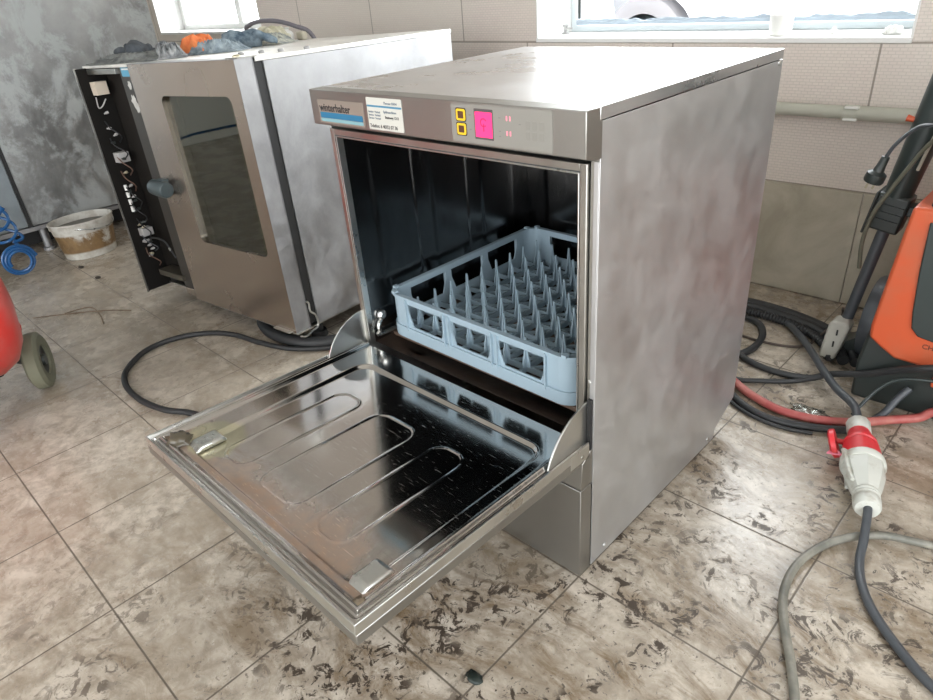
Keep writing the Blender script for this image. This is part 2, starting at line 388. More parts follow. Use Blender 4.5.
# crumpled clear film along the foot of the pane
mb = MB(); n = 120; vs = []
for i in range(n+1):
    x = -.56+1.13*i/n
    top = .797+.008*noise.noise(Vector((x*9, 2, 0)))+.006*noise.noise(Vector((x*31, 5, 0)))
    yy = 1.572+.005*noise.noise(Vector((x*25, 0, 3)))
    vs += [(x, yy, .779), (x, yy-.006, .79), (x, yy, top), (x, yy+.003, top), (x, yy+.003, .779)]
fs = [(i*5+k, (i+1)*5+k, (i+1)*5+k+1, i*5+k+1) for i in range(n) for k in range(4)]
mb.add(vs, fs, True).build('foam_seal', mat('blue_grey_foam', (.34, .40, .46), .6), w1)

# wall pipe
p = thing('wall_pipe', 'grey-green painted pipe running along the back wall under the window', 'pipe', (0, 1.345, .569))
MB().cyl((-2.3, 0, 0), (.53, 0, 0), .0175).build('pipe_run', M_pipe, p)
MB().cyl((.53, 0, 0), (2.5, 0, 0), .0195).build('pipe_run', M_pipe, p)
MB().cyl((.50, 0, 0), (.535, 0, 0), .021).build('coupling', M_pipe, p)
for z in (.017, -.014): MB().box(.505, .54, -.024, -.012, z-.003, z+.003).build('clip', M_white, p, bevel=.001)
for x in (-1.2, .15, 1.4): MB().box(x-.01, x+.01, -.006, .0295, -.03, .022).build('bracket', M_pipe, p)

# things on the sill
t = thing('plastic_cup', 'small white plastic cup standing on the window sill', 'cup', (.262, 1.43, .7555))
MB().lathe((0, 0, 0), (0, 0, 1), [(.028, 0), (.030, .002), (.0325, .052), (.034, .056), (.0315, .056), (.030, .05), (.027, .006), (0.0, .005)], 32).build('cup_body', M_white, t)
t = thing('latch_peg', 'small metal latch peg standing at the left end of the window sill', 'latch', (-.56, 1.50, .7555))
MB().lathe((0, 0, 0), (0, 0, 1), [(.014, 0), (.014, .004), (.006, .008), (.006, .024), (.011, .026), (.011, .032), (0, .034)], 16).build('peg', M_label, t)
MB().box(-.004, .03, -.004, .004, .016, .022).build('arm', M_label, t, bevel=.001)
mb = MB(); mb.lathe((0, 0, 0), (0, 0, 1), [(.010, 0), (.012, .003), (.007, .010), (.005, .016), (0, .018)], 14)
tag(mb.build('plastic_plug', M_white, loc=(.40, 1.46, .7555)), 'tiny white cap on the sill between the cup and the crumpled paper', 'cap')
def lump(name, m, loc, size, sc, amp, seed, sub=4, flat=.0):
    bm = bmesh.new(); bmesh.ops.create_icosphere(bm, subdivisions=sub, radius=1.)
    for v in bm.verts:
        q = v.co.normalized()
        d = 1+amp*noise.noise(q*sc+Vector((seed, 0, 0)))+amp*.6*(1-2*abs(noise.noise(q*sc*2.1+Vector((0, seed, 0)))))+amp*.25*noise.noise(q*sc*6)
        v.co = Vector((q.x*d*size[0], q.y*d*size[1], q.z*d*size[2]))
        v.co.z = max(v.co.z, -size[2]*.55)
    for f in bm.faces: f.smooth = True
    me = bpy.data.meshes.new(name); bm.to_mesh(me); bm.free(); me.materials.append(m)
    o = bpy.data.objects.new(name, me); C.objects.link(o); o.location = (loc[0], loc[1], loc[2]+size[2]*.55)
    return o
tag(lump('crumpled_paper', M_white, (.553, 1.44, .7555), (.020, .014, .012), 2.2, .5, 3), 'crumpled scrap of white paper at the right end of the window sill', 'paper')

# ------------------------------------------------------------------ outside the window
g = MB().box(-14, 14, YB+.3, 30, -.15, -.03).build('ground', mat('pale_concrete_yard', (.62, .60, .58), .8)); struct(g)
g = MB().box(XR+.2, 14, YF-.2, YB+.3, -.15, -.03).build('ground', mat('concrete_side_yard', (.40, .39, .37), .8)); struct(g)
g = MB().box(-14, 14, -16, YF-.2, -.15, -.03).build('ground', mat('concrete_forecourt', (.40, .38, .35), .8)); struct(g)
t = thing('parked_car', 'pale parked car seen through the window with its wheel showing', 'car', (-2.02, 4.5, -.03))
M_car = mat('pale_car_paint', (.62, .64, .68), .4)
prof = []
arch = [(.47*math.cos(a), .38+.47*math.sin(a)) for a in [math.radians(x) for x in range(-10, 191, 12)]]
body = [(.75, .25), (.80, .7), (.55, .95), (-.3, 1.05), (-.9, 1.5), (-2.6, 1.52), (-3.3, 1.0), (-3.5, .8), (-3.5, .3), (-3.05, .28)]
a2 = [(x-2.55, z) for x, z in arch]
poly = [(.75, .28)]+body[1:9]+[(-3.05, .3)]+[q for q in reversed(a2)]+[(-2.0, .3), (-.5, .3)]+[q for q in reversed(arch)]
MB().prism(poly, (0, 1.6, 0)).build('car_body', M_car, t)
MB().prism([(-.45, 1.05), (-.95, 1.42), (-2.5, 1.44), (-3.1, 1.02)], (0, 1.62, 0), (0, -.01, 0)).build('car_window', mat('hazy_car_glass', (.55, .60, .62), .15), t)
for cx in (0, -2.55):
    wv = MB().lathe((cx, .02, .38), (0, 1, 0), [(.25, 0), (.30, -.02), (.37, 0), (.38, .05), (.38, .16), (.25, .2)], 48).build('wheel', mat('dusty_tyre', (.24, .23, .24), .8), t)
    MB().lathe((cx, .02, .38), (0, 1, 0), [(0, -.01), (.06, -.01), (.10, .02), (.2, .0), (.25, .0), (.25, .1)], 48).build('rim', mat('wheel_rim', (.6, .6, .62), .4), wv)
t = thing('steel_gate_prop', 'pale blue slanting steel posts seen through the window left of the car wheel', 'gate', (-2.05, 3.9, -.03))
mb = MB()
for dx in (0, .22): mb.prism([(-.05, 0), (.05, 0), (-.35, 1.9), (-.45, 1.9)], (0, .06, 0), (dx, 0, 0))
mb.box(-.5, .4, .0, .06, 1.84, 1.94)
mb.build('post_frame', mat('pale_blue_paint', (.30, .42, .50), .5), t, bevel=.004)

# ------------------------------------------------------------------ glass washer
Wd, H, D, E = .60, .8215, .577, .033
gw = thing('undercounter_glasswasher', 'open stainless steel undercounter glasswasher with a blue rack inside, centre of the room', 'glasswasher', (0, 0, 0))
# cover
MB().box(0, Wd, -.002, D, H-.0165, H).build('top_cover', M_top, gw, bevel=.0012)
fa = MB().prism([(-E, H), (-.002, H), (-.002, H-.0165), (.004, H-.0165), (.004, H-.066), (-.012, H-.066), (-E, H-.0600)], (Wd, 0, 0), (0, 0, 0), ((0, 1, 0), (0, 0, 1))).build('fascia', M_fas, gw, bevel=.0012)
# side panels
mb = MB().prism([(.0, .006), (.49, .006), (.492, .030), (D, .074), (D, H-.018), (0, H-.018)], (.002, 0, 0), (Wd-.002, 0, 0), ((0, 1, 0), (0, 0, 1)))
mb.box(Wd-.010, Wd-.002, 0, .0015, .20, H-.07)
mb.build('side_panel', M_side, gw, bevel=.0006)
mb = MB().prism([(.0, .006), (.49, .006), (.492, .030), (D, .074), (D, H-.018), (0, H-.018)], (.002, 0, 0), (0, 0, 0), ((0, 1, 0), (0, 0, 1)))
mb.build('side_panel', M_side, gw, bevel=.0006)
MB().box(.002, Wd-.002, D-.004, D-.001, .074, H-.018).build('back_panel', M_side, gw)
MB().box(.012, Wd-.008, .02, .488, .02, .028).build('bottom_pan', M_frame, gw)
for x in (.05, .55):
    for y in (.05, .45): MB().lathe((x, y, 0), (0, 0, 1), [(.018, 0), (.018, .006), (.01, .01), (.01, .02)], 16).build('foot', M_black, gw)
for y, z in ((.045, .022), (.46, .02)): MB().lathe((Wd, y, z), (1, 0, 0), [(.005, 0), (.005, .0015), (.003, .003), (0, .0035)], 14).build('screw', M_bright, gw)
MB().lathe((Wd-.0015, D-.014, H-.022), (1, 0, 0), [(.005, 0), (.005, .003), (0, .0045)], 14).build('screw', M_bright, gw)
# lower panel and skirt
MB().box(.004, Wd-.0015, -E, -.0015, .002, .2045).box(.004, Wd-.004, -.0015, .018, .002, .19).build('lower_panel', M_fas, gw, bevel=.0012)
MB().prism([(-E, .2070), (.0, .2070), (.0, .276), (-.006, .277), (-E+.004, .262)], (Wd-.0055, 0, 0), (.004, 0, 0), ((0, 1, 0), (0, 0, 1))).build('skirt_panel', M_fas, gw, bevel=.001)
# front frame
ox0, ox1, oz0, oz1 = .016, .566, .300, .728
def ring(mb, x0, x1, z0, z1, i, y0, y1):
    mb.box(x0, x0+i, y0, y1, z0, z1).box(x1-i, x1, y0, y1, z0, z1).box(x0+i, x1-i, y0, y1, z1-i, z1)
    return mb
ring(MB(), .002, .582, .285, .748, .0115, -.004, .010).build('door_frame', M_frame, gw, bevel=.0012)
ring(MB(), .0125, .5715, .285, .7375, .004, -.001, .012).build('frame_seal', M_seal, gw, bevel=.001)
ring(MB(), .0155, .5685, .285, .7345, .0022, -.003, .0115).build('frame_lip', M_bright, gw, bevel=.0006)
mb = MB().box(.5835, .5975, .002, .014, .21, H-.066)
mb.build('front_post', M_frame, gw, bevel=.001)
MB().lathe((.5895, .002, .405), (0, -1, 0), [(.004, 0), (.004, .001), (.002, .003), (0, .003)], 12).build('screw', M_bright, gw)
# cavity: four walls, ceiling, sump
cx0, cx1, cy1 = .0165, .5665, .555
def ridged_wall(name, org, ua, na, Lu, Lv, ridges):      # embossed sheet in (u,v=z) with thickness
    nu, nv = 150, 90; vs = []; fs = []
    org = Vector(org); ua = Vector(ua); na = Vector(na)
    for j in range(nv+1):
        for i in range(nu+1):
            u = Lu*i/nu; v = Lv*j/nv; h = 0
            for (a, b, c, d, r) in ridges:
                qx = abs(u-(a+b)/2)-((b-a)/2-r); qy = abs(v-(c+d)/2)-((d-c)/2-r)
                sd = math.hypot(max(qx, 0), max(qy, 0))+min(max(qx, qy), 0)-r
                h = max(h, .5/(1+math.exp(sd/.0014)))
            vs.append(org+ua*u+Vector((0, 0, v))+na*(h*.005))
    for j in range(nv):
        for i in range(nu): a = j*(nu+1)+i; fs.append((a, a+1, a+nu+2, a+nu+1))
    return MB().add(vs, fs, True).build(name, M_cavity, gw)
rz = [(.05, .16, .10, .42, .03), (.21, .32, .10, .42, .03), (.37, .48, .10, .42, .03)]
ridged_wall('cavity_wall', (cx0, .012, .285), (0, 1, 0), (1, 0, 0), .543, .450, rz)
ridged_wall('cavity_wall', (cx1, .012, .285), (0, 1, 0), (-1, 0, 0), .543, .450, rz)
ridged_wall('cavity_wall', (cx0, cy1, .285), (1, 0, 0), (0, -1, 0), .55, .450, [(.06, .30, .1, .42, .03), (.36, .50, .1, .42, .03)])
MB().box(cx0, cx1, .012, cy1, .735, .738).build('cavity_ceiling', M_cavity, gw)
mb = MB(); mb.add([(cx0, .012, .287), (cx1, .012, .287), (cx1, cy1, .287), (cx0, cy1, .287), (.12, .12, .235), (.46, .12, .235), (.46, .45, .235), (.12, .45, .235)],
                  [(0, 1, 5, 4), (1, 2, 6, 5), (2, 3, 7, 6), (3, 0, 4, 7), (4, 5, 6, 7)])
mb.build('sump', steel('stained_sump_steel', (.10, .075, .06), .25, .5, 8, dirt=(.05, .03, .02), dirt_lo=.4, dirt_hi=.6, dirt_amt=.8), gw)
# wash arm and rack rails
M_arm = mat('brown_wash_arm', (.13, .085, .06), .5)
wa = MB().lathe((.29, .28, .24), (0, 0, 1), [(.03, 0), (.03, .03), (.02, .045), (0, .047)], 20)
wa.prism(rrect(-.23, .23, -.022, .022, .02), (0, 0, .012), (.29, .28, .262), ((.55, -.83, 0), (.83, .55, 0)))
wa.build('wash_arm', M_arm, gw, bevel=.003)
for y in (.075, .27, .47): MB().box(cx0, cx1, y-.012, y+.012, .282, .292).build('rack_support', M_arm, gw, bevel=.002)
for x, sgn in ((cx0, 1), (cx1, -1)):
    MB().tube([(x+sgn*.006, .03, .335), (x+sgn*.008, .022, .328), (x+sgn*.008, .022, .312), (x+sgn*.008, .04, .303), (x+sgn*.008, .3, .303), (x+sgn*.008, .53, .303)], .0045, 8).build('rack_rail', M_bright, gw)
    MB().lathe((x+sgn*.002, .035, .345), (sgn, 0, 0), [(.011, 0), (.011, .006), (.006, .01), (0, .01)], 16).build('catch', M_bright, gw)
for x in (.47,): MB().lathe((x, .52, .735), (0, 0, -1), [(.012, 0), (.012, .01), (.006, .016), (0, .016)], 14).build('spray_nozzle', M_bright, gw)
# hinge plates
for x in (.5855, .0035):
    pl = [(0.004, -.008)]+[(-.112*math.sin(a)*1.0, .265-.265+.106*math.cos(a)) for a in [math.radians(k) for k in range(0, 89, 8)]]+[(-.108, -.004)]
    MB().prism(pl, (.003, 0, 0), (x, .0, .262), ((0, 1, 0), (0, 0, 1))).build('hinge_plate', M_bright, gw, bevel=.0004)
MB().box(.5895, .597, -.006, .002, .275, .375).build('hinge_slot', M_dark, gw)
# controls on the fascia (face plane y = -E)
def fplate(name, m, x0, x1, z0, z1, th=.0006, par=None, r=.0015, y=-E):
    return MB().prism(rrect(x0, x1, z0, z1, r, 3), (0, -th, 0), (0, y, 0)).build(name, m, par or fa)
lp = fplate('logo_plate', mat('logo_plate_grey', (.40, .36, .31), .4, .6), .022, .152, .766, .806)
fplate('blue_band', mat('logo_blue', (.025, .17, .31), .4), .026, .148, .7745, .7845, .0009)
fplate('light_blue_band', mat('logo_light_blue', (.22, .40, .44), .4), .026, .148, .7685, .7740, .0009)
M_ink = mat('black_ink', (.02, .02, .022), .5)
text('brand_lettering', 'winterhalter', .0185, M_ink, fa, (.0265, -E-.0007, .7865), width=.96)
st = fplate('service_sticker', mat('white_sticker', (.60, .60, .55), .45), .1635, .2515, .7655, .8165, .0007, r=.002)
fplate('sticker_stripe', mat('sticker_blue', (.07, .24, .38), .4), .164, .251, .8015, .8045, .0009)
M_smalltext = mat('small_print', (.16, .20, .24), .5)
text('sticker_lettering', 'Telefon: 6 40/52 07 36', .0078, M_ink, fa, (.1665, -E-.0008, .7690), width=.98)
text('sticker_lettering', 'Thomas 03034', .0055, M_smalltext, fa, (.208, -E-.0008, .8070))
text('sticker_lettering', 'Spülmaschinen', .0055, M_smalltext, fa, (.205, -E-.0008, .7935))
text('sticker_lettering', 'Steinweg 1212', .0058, M_ink, fa, (.208, -E-.0008, .7850))
for kz in (.7925, .7875, .7825): text('sticker_lettering', 'Service · Verkauf', .0044, M_smalltext, fa, (.1665, -E-.0008, kz))
cp = fplate('control_panel', mat('membrane_grey', (.29, .285, .26), .38, .2), .362, .5475, .7645, .8185, .0006, r=.003)
M_yel = mat('yellow_key_border', (.85, .55, .03), .4); M_brn = mat('brown_key', (.10, .045, .02), .4)
for z in (.7945, .7745):
    fplate('key', M_dark, .3715, .3925, z-.001, z+.018, .0009, r=.003)
    fplate('key_border', M_yel, .3728, .3912, z+.0003, z+.0167, .0013, r=.003)
    fplate('key_centre', M_brn, .3765, .3875, z+.0035, z+.0135, .0016, r=.001)
fplate('power_key', mat('key_surround', (.09, .08, .08), .5), .4085, .4445, .7715, .8135, .0009, r=.001)
fplate('power_key_light', mat('lit_pink_key', (.8, .03, .12), .4, emit=(1, .05, .25), es=.75), .4105, .4425, .7745, .8095, .0013, r=.001)
pk = mat('pink_key_print', (.45, .01, .10), .5)
mb = MB()
for i in range(14):
    a = i/14*2*PI*.8+.5; b = (i+1)/14*2*PI*.8+.5
    mb.cyl((.4265+.0055*math.cos(a), -E-.0014, .795+.0055*math.sin(a)), (.4265+.0055*math.cos(b), -E-.0014, .795+.0055*math.sin(b)), .0007, n=6)
mb.cyl((.4265, -E-.0014, .793), (.4265, -E-.0014, .783), .0008, n=6)
mb.build('power_key_symbol', pk, fa)
M_led = mat('pink_led', (.8, .2, .25), .4, emit=(1, .25, .35), es=.55)
for x in (.4685, .4745):
    for z in (.8005, .7805): fplate('indicator_light', M_led, x, x+.0022, z, z+.0065, .0009, r=.0008)
M_mark = mat('grey_print', (.22, .21, .20), .5)
for x, z in ((.398, .803), (.398, .783), (.4545, .803), (.4545, .785), (.4545, .778), (.491, .797)): fplate('panel_mark', M_mark, x, x+.004, z, z+.0015, .0008, r=.0004)
M_em = mat('membrane_emboss', (.275, .27, .245), .38, .2)
for i in range(3):
    for z in (.792, .778): fplate('blank_key', M_em, .503+i*.0115, .5115+i*.0115, z, z+.011, .0009, r=.001)

# the door, lowered; local frame: u across, v from the hinge outwards, tilt a little upwards
dl = .484; ang = math.atan2(.3175-.2966, dl)
dr = MB().box(0, Wd-.001, -dl, 0, -.036, -.018).build('door', M_fas, gw, bevel=.0015)
dr.location = (-.001, -.010, .2966); dr.rotation_euler = (-ang, 0, 0)
# outer rim folded up around the tray
DW = Wd-.001
mb = MB().box(0, .0028, -dl, 0, -.018, 0).box(DW-.0028, DW, -dl, 0, -.018, 0).box(.0028, DW-.0028, -dl, -dl+.0028, -.018, 0)
mb.build('door_rim', M_bright, dr, bevel=.0006)
def sdrr(x, y, x0, x1, y0, y1, r):
    qx = abs(x-(x0+x1)/2)-((x1-x0)/2-r); qy = abs(y-(y0+y1)/2)-((y1-y0)/2-r)
    return math.hypot(max(qx, 0), max(qy, 0))+min(max(qx, qy), 0)-r
sg = lambda t: 1/(1+math.exp(max(-40, min(40, t))))
def hdoor(x, y):                               # y: 0 at hinge .. dl
    e = -sdrr(x, y, .0028, DW-.0028, -.03, dl-.0028, .012)
    h = -.0045
    h -= .0035*(sg(-(e-.007)/.0007)-sg(-(e-.013)/.0007))     # groove
    h += .0035*(sg(-(e-.014)/.0006)-sg(-(e-.020)/.0007))     # bead
    h -= .0030*sg(-(e-.0235)/.0008)
    d = sdrr(x, y, .078, DW-.050, .056, dl-.042, .030)
    h -= .0060*sg(d/.0010)
    for (a, b) in ((.128, .197), (.243, .350), (.398, .468)):
        q = sdrr(x, y, a, b, .150, .412, .028)
        h += .0013*math.exp(-(q/.0016)**2)-.0004*sg(q/.002)
    return h
def graded(L, both):
    e = [i*.0005 for i in range(76)]
    mid0, mid1 = .0375, (L-.0375)
    n_ = int((mid1-(mid0 if both else 0))/.002)
    st = mid0 if both else 0.
    m_ = [st+(mid1-st)*i/n_ for i in range(n_+1)]
    return (e[:-1] if both else [])+m_+[L-q for q in reversed(e[:-1])]
gx = [.0028+q for q in graded(DW-.0056, True)]; gy = graded(dl-.0028, False)
nu, nv = len(gx)-1, len(gy)-1
vs = [(x, -y, hdoor(x, y)) for y in gy for x in gx]; fs = []
for j in range(nv):
    for i in range(nu): a = j*(nu+1)+i; fs.append((a, a+nu+1, a+nu+2, a+1))
def liner_nodes(n, p):
    k = N(n); v = k.pos(); s = k.sep(v)
    # scratches: thin long noise in several directions
    sc = None
    for rz_, sx_ in ((.5, 1), (-.4, 1.3), (1.3, 1), (2.2, .9)):
        t = k.ramp(k.noise(k.pos((30*sx_, 700, 1), (0, 0, rz_)), 1., 2, .5, .3), [(.70, 0.), (.76, 1.)])
        sc = t if sc is None else k.math('MAXIMUM', sc, t)
    scm = k.math('MULTIPLY', sc, k.step(s[0], .22, .1))
    # film: brown soil plus painted brown reflection near the front edge and left corner
    wob = k.math('MULTIPLY_ADD', k.noise(v, 9, 6, .6, .8), .24, -.12)
    fr_ = k.step(k.math('ADD', k.math('MULTIPLY', s[1], -1.), wob), .395, .05)
    lf_ = k.step(k.math('ADD', k.math('ADD', k.math('MULTIPLY', s[1], -1.), k.math('MULTIPLY', s[0], -.35)), wob), .32, .09)
    film = k.math('MAXIMUM', fr_, k.math('MULTIPLY', lf_, .55))
    film = k.math('MULTIPLY', film, k.math('MULTIPLY_ADD', k.noise(v, 30, 7, .65), .9, .25))
    ins = k.math('MULTIPLY', k.math('SUBTRACT', 1.0, k.step(k.math('MULTIPLY', s[1], -1.), dl-.028, .003)), k.math('MULTIPLY', k.step(s[0], .028, .003), k.math('SUBTRACT', 1.0, k.step(s[0], DW-.030, .003))))
    film = k.math('MULTIPLY', k.math('MULTIPLY', film, ins), .95)
    col = k.mix(film, (.60, .58, .56), (.33, .18, .09))
    dx = k.math('SUBTRACT', s[0], .085); dy = k.math('ADD', s[1], .402)
    rr = k.math('SQRT', k.math('ADD', k.math('MULTIPLY', dx, dx), k.math('MULTIPLY', dy, dy)))
    pud = k.math('SUBTRACT', 1.0, k.step(k.math('ADD', rr, k.math('MULTIPLY', wob, .3)), .052, .006))
    pud = k.math('MULTIPLY', pud, .6)
    col = k.mix(pud, col, (.62, .60, .38))
    n.links.new(col, p.inputs['Base Color'])
    n.links.new(k.math('SUBTRACT', 1.0, k.math('MULTIPLY', film, .75)), p.inputs['Metallic'])
    ro = k.math('ADD', k.math('MULTIPLY_ADD', k.noise(v, 7, 6), .12, .05), k.math('ADD', k.math('MULTIPLY', film, .16), k.math('MULTIPLY', scm, .25)))
    n.links.new(ro, p.inputs['Roughness']); k.bump(p, k.math('ADD', k.math('MULTIPLY', scm, 1.), k.math('MULTIPLY', k.noise(v, 60, 5), .25)), .12, .0006)
MB().add(vs, fs, True).build('door_liner', mat('polished_scratched_steel', rough=.1, metal=1., build=liner_nodes), dr)
for x, y in ((.090, -.414), (.548, -.418)):
    pr = [(-.026, 0), (.020, 0), (.014, .012), (-.012, .012)]
    b = MB().prism([(-.032, 0), (.030, 0), (.022, .012), (-.018, .012)], (.034, 0, 0), (x-.017, y, -.0125), ((0, 1, 0), (0, 0, 1)))
    b.build('latch_bump', M_bright, dr, bevel=.004, seg=3)
lump_g = lump('debris', mat('wet_brown_debris', (.09, .075, .05), .25), (.048, -.444, -.010), (.020, .016, .009), 3., .6, 8, 3); lump_g.parent = dr
lump_g = lump('debris', mat('brown_glass_debris', (.28, .22, .15), .2), (.572, -.456, -.011), (.009, .009, .005), 3., .6, 5, 3); lump_g.parent = dr
MB().box(DW-.001, DW+.0005, -.05, 0, -.03, -.004).build('door_arm', M_bright, dr)
MB().lathe((DW+.0005, -.018, -.02), (1, 0, 0), [(.0035, 0), (.0035, .001), (.0015, .0015), (0, .0012)], 12).build('screw', M_frame, dr)

# ------------------------------------------------------------------ glass rack
rk = thing('dish_rack', 'light blue plastic glass rack with rows of upright pegs inside the open washer', 'rack', (.0495, .038, .3035), (0, 0, -.010))
RW, RD, RH = .488, .480, .108
def rack_side(L, nwin, thick, z_lo=.0):
    """panel in (u,z), u 0..L: with window openings. returns boxes"""
    out = []; m = .062; gap = .018; ww = (L-2*m-(nwin-1)*gap)/nwin
    out.append((0, L, 0, .038)); out.append((0, L, .094, .104))
    xs = [(0, m)]+[(m+ww*(i+1)+gap*i, m+ww*(i+1)+gap*(i+1)) for i in range(nwin-1)]+[(L-m, L)]
    for a, b in xs: out.append((a, b, .036, .096))
    return out, ww, m, gap
def rack_wall(org, ua, na, L):
    mb = MB(); ua = Vector(ua); na = Vector(na); org = Vector(org)
    bs, ww, m, gap = rack_side(L, 3, .003)
    r0 = .035
    # outline with cut corners at both ends (rounded corners are separate arcs)
    nwin = 3; holes = []
    for i in range(nwin):
        a = m+i*(ww+gap); holes.append((a, a+ww, .046, .090))
    xs = sorted({r0, L-r0, *[h[0] for h in holes], *[h[1] for h in holes]})
    def slab(a, b, c, d, th=.0028, off=0.):
        p = [org+ua*u+na*(off+t)+Vector((0, 0, z)) for u in (a, b) for t in (0, th) for z in (c, d)]
        mb.add(p, [(0, 1, 3, 2), (4, 6, 7, 5), (0, 4, 5, 1), (2, 3, 7, 6), (0, 2, 6, 4), (1, 5, 7, 3)])
    slab(r0, L-r0, 0.010, .040); slab(r0, L-r0, .090, .104)
    for i in range(len(xs)-1):
        c = (xs[i]+xs[i+1])/2
        if not any(h[0] < c < h[1] for h in holes): slab(xs[i], xs[i+1], .040, .090)
    for h in holes:                                        # slanted window corners
        for e, sg_ in ((h[0], 1), (h[1], -1)):
            pts = [org+ua*(e+sg_*u)+na*t+Vector((0, 0, z)) for t in (0, .0028) for u, z in ((0, .040), (.012, .040), (0, .072))]
            mb.add(pts, [(0, 1, 2), (3, 5, 4), (0, 3, 4, 1), (1, 4, 5, 2), (2, 5, 3, 0)])
    slab(r0, L-r0, .100, .106, .0105, -.0035)               # rim flange
    slab(r0, L-r0, .010, .036, .003, -.004)                 # lower skirt set outward
    for h in holes:
        for e in (h[0]-.002, h[1]+.002): slab(e-.0012, e+.0012, .03, .102, .006, -.006)
    return mb
f = MB()
for org, ua, na, L in (((0, 0, 0), (1, 0, 0), (0, 1, 0), RW), ((0, RD, 0), (1, 0, 0), (0, -1, 0), RW), ((0, 0, 0), (0, 1, 0), (1, 0, 0), RD), ((RW, 0, 0), (0, 1, 0), (-1, 0, 0), RD)):
    m_ = rack_wall(org, ua, na, L); f.add(m_.v, m_.f)
def corner(cx, cy, a0):
    def arc(r0_, r1_, z0, z1):
        n_ = 8; vs = []
        for i in range(n_+1):
            t = math.radians(a0+90*i/n_)
            for r_ in (r0_, r1_):
                for z in (z0, z1): vs.append((cx+r_*math.cos(t), cy+r_*math.sin(t), z))
        fs = []
        for i in range(n_):
            a = i*4; b = a+4
            fs += [(a, a+1, b+1, b), (a+2, b+2, b+3, a+3), (a+1, a+3, b+3, b+1), (a, b, b+2, a+2)]
        fs += [(0, 2, 3, 1), (n_*4, n_*4+1, n_*4+3, n_*4+2)]
        f.add(vs, fs)
    arc(.0322, .035, .010, .106); arc(.028, .0385, .100, .106); arc(.035, .039, .010, .036)
    for dt in (22, 68):                                     # stacking nubs on the rim
        t = math.radians(a0+dt); x, y = cx+.034*math.cos(t), cy+.034*math.sin(t)
        f.box(x-.005, x+.005, y-.005, y+.005, .104, .110)
corner(.035, .035, 180); corner(RW-.035, .035, 270); corner(.035, RD-.035, 90); corner(RW-.035, RD-.035, 0)
f.build('rack_frame', M_rack, rk)
gm = MB()
px = [.044+.05*i for i in range(9)]; py = [.045+.05*i for i in range(9)]
for x in px: gm.box(x-.0022, x+.0022, .002, RD-.002, .012, .024)
for y in py: gm.box(.002, RW-.002, y-.0022, y+.0022, .012, .024)
def diag(x0, y0, x1, y1):
    d = Vector((x1-x0, y1-y0, 0)); L = d.length; d.normalize(); nn = Vector((-d.y, d.x, 0))*.0017
    gm.prism([(0, .014), (L, .014), (L, .021), (0, .021)], nn*2, Vector((x0, y0, 0))-nn, (tuple(d), (0, 0, 1)))
for s_ in range(-8, 9):
    i0 = max(0, s_); i1 = min(8, 8+s_)
    if i1 > i0:
        diag(px[i0], py[i0-s_], px[i1], py[i1-s_]); diag(px[i0], py[8-(i0-s_)], px[i1], py[8-(i1-s_)])
gm.build('base_grid', M_rack, rk)
def peg_mesh():
    m_ = MB(); z0, z1 = .020, .086
    for a in (0, PI/2):
        c, s_ = math.cos(a), math.sin(a); t = .0013
        prof = [(-.0110, z0), (.0110, z0), (.0075, z0+.022), (.0058, z0+.024), (.0016, z1), (-.0016, z1), (-.0058, z0+.024), (-.0075, z0+.022)]
        m_.prism(prof, (-s_*2*t, c*2*t, 0), (s_*t, -c*t, 0), ((c, s_, 0), (0, 0, 1)))
    return m_
pg = peg_mesh().build('peg', M_rack, rk); first = True
for x in px:
    for y in py:
        o = pg if first else pg.copy()
        if not first: C.objects.link(o); o.parent = rk
        o.location = (x, y, 0); first = False

# ------------------------------------------------------------------ combi oven
ov = thing('combi_oven', 'large stainless combi oven with tinted door window and opened control bay, behind the washer', 'oven', (-.539, .123, .081), (0, 0, 0))
a_, b_, c_ = .089, -.030, -.016
R3 = Matrix.Rotation(a_, 3, 'Z') @ Matrix.Rotation(c_, 3, 'X') @ Matrix.Rotation(b_, 3, 'Y')
ov.rotation_euler = R3.to_euler()
OW, OH, OD = .858, .76, .837
def hx(*a): return MB().box(*a)
# body shell (behind the door), open towards the front
mb = MB().box(-.004, 0, .086, OD, .0, OH-.012).box(-OW, -OW+.004, .04, OD, 0, OH-.012).box(-OW, 0, OD-.004, OD, 0, OH-.012)
mb.build('body_shell', M_ovenside, ov, bevel=.001)
mb = MB().box(-OW, .0015, .062, OD+.002, OH-.012, OH).box(-OW, -.56, .0, .062, OH-.008, OH)
mb.build('top_panel', M_oventop, ov, bevel=.0015)
MB().box(-OW, 0, .05, OD, -.004, .0).build('base_panel', M_frame, ov)
MB().box(-.556, -.012, .060, .085, .002, OH-.02).build('door_gasket', M_black, ov)
MB().box(-.012, -.003, .058, .085, .01, OH-.004).build('gap_strip', M_dark, ov)
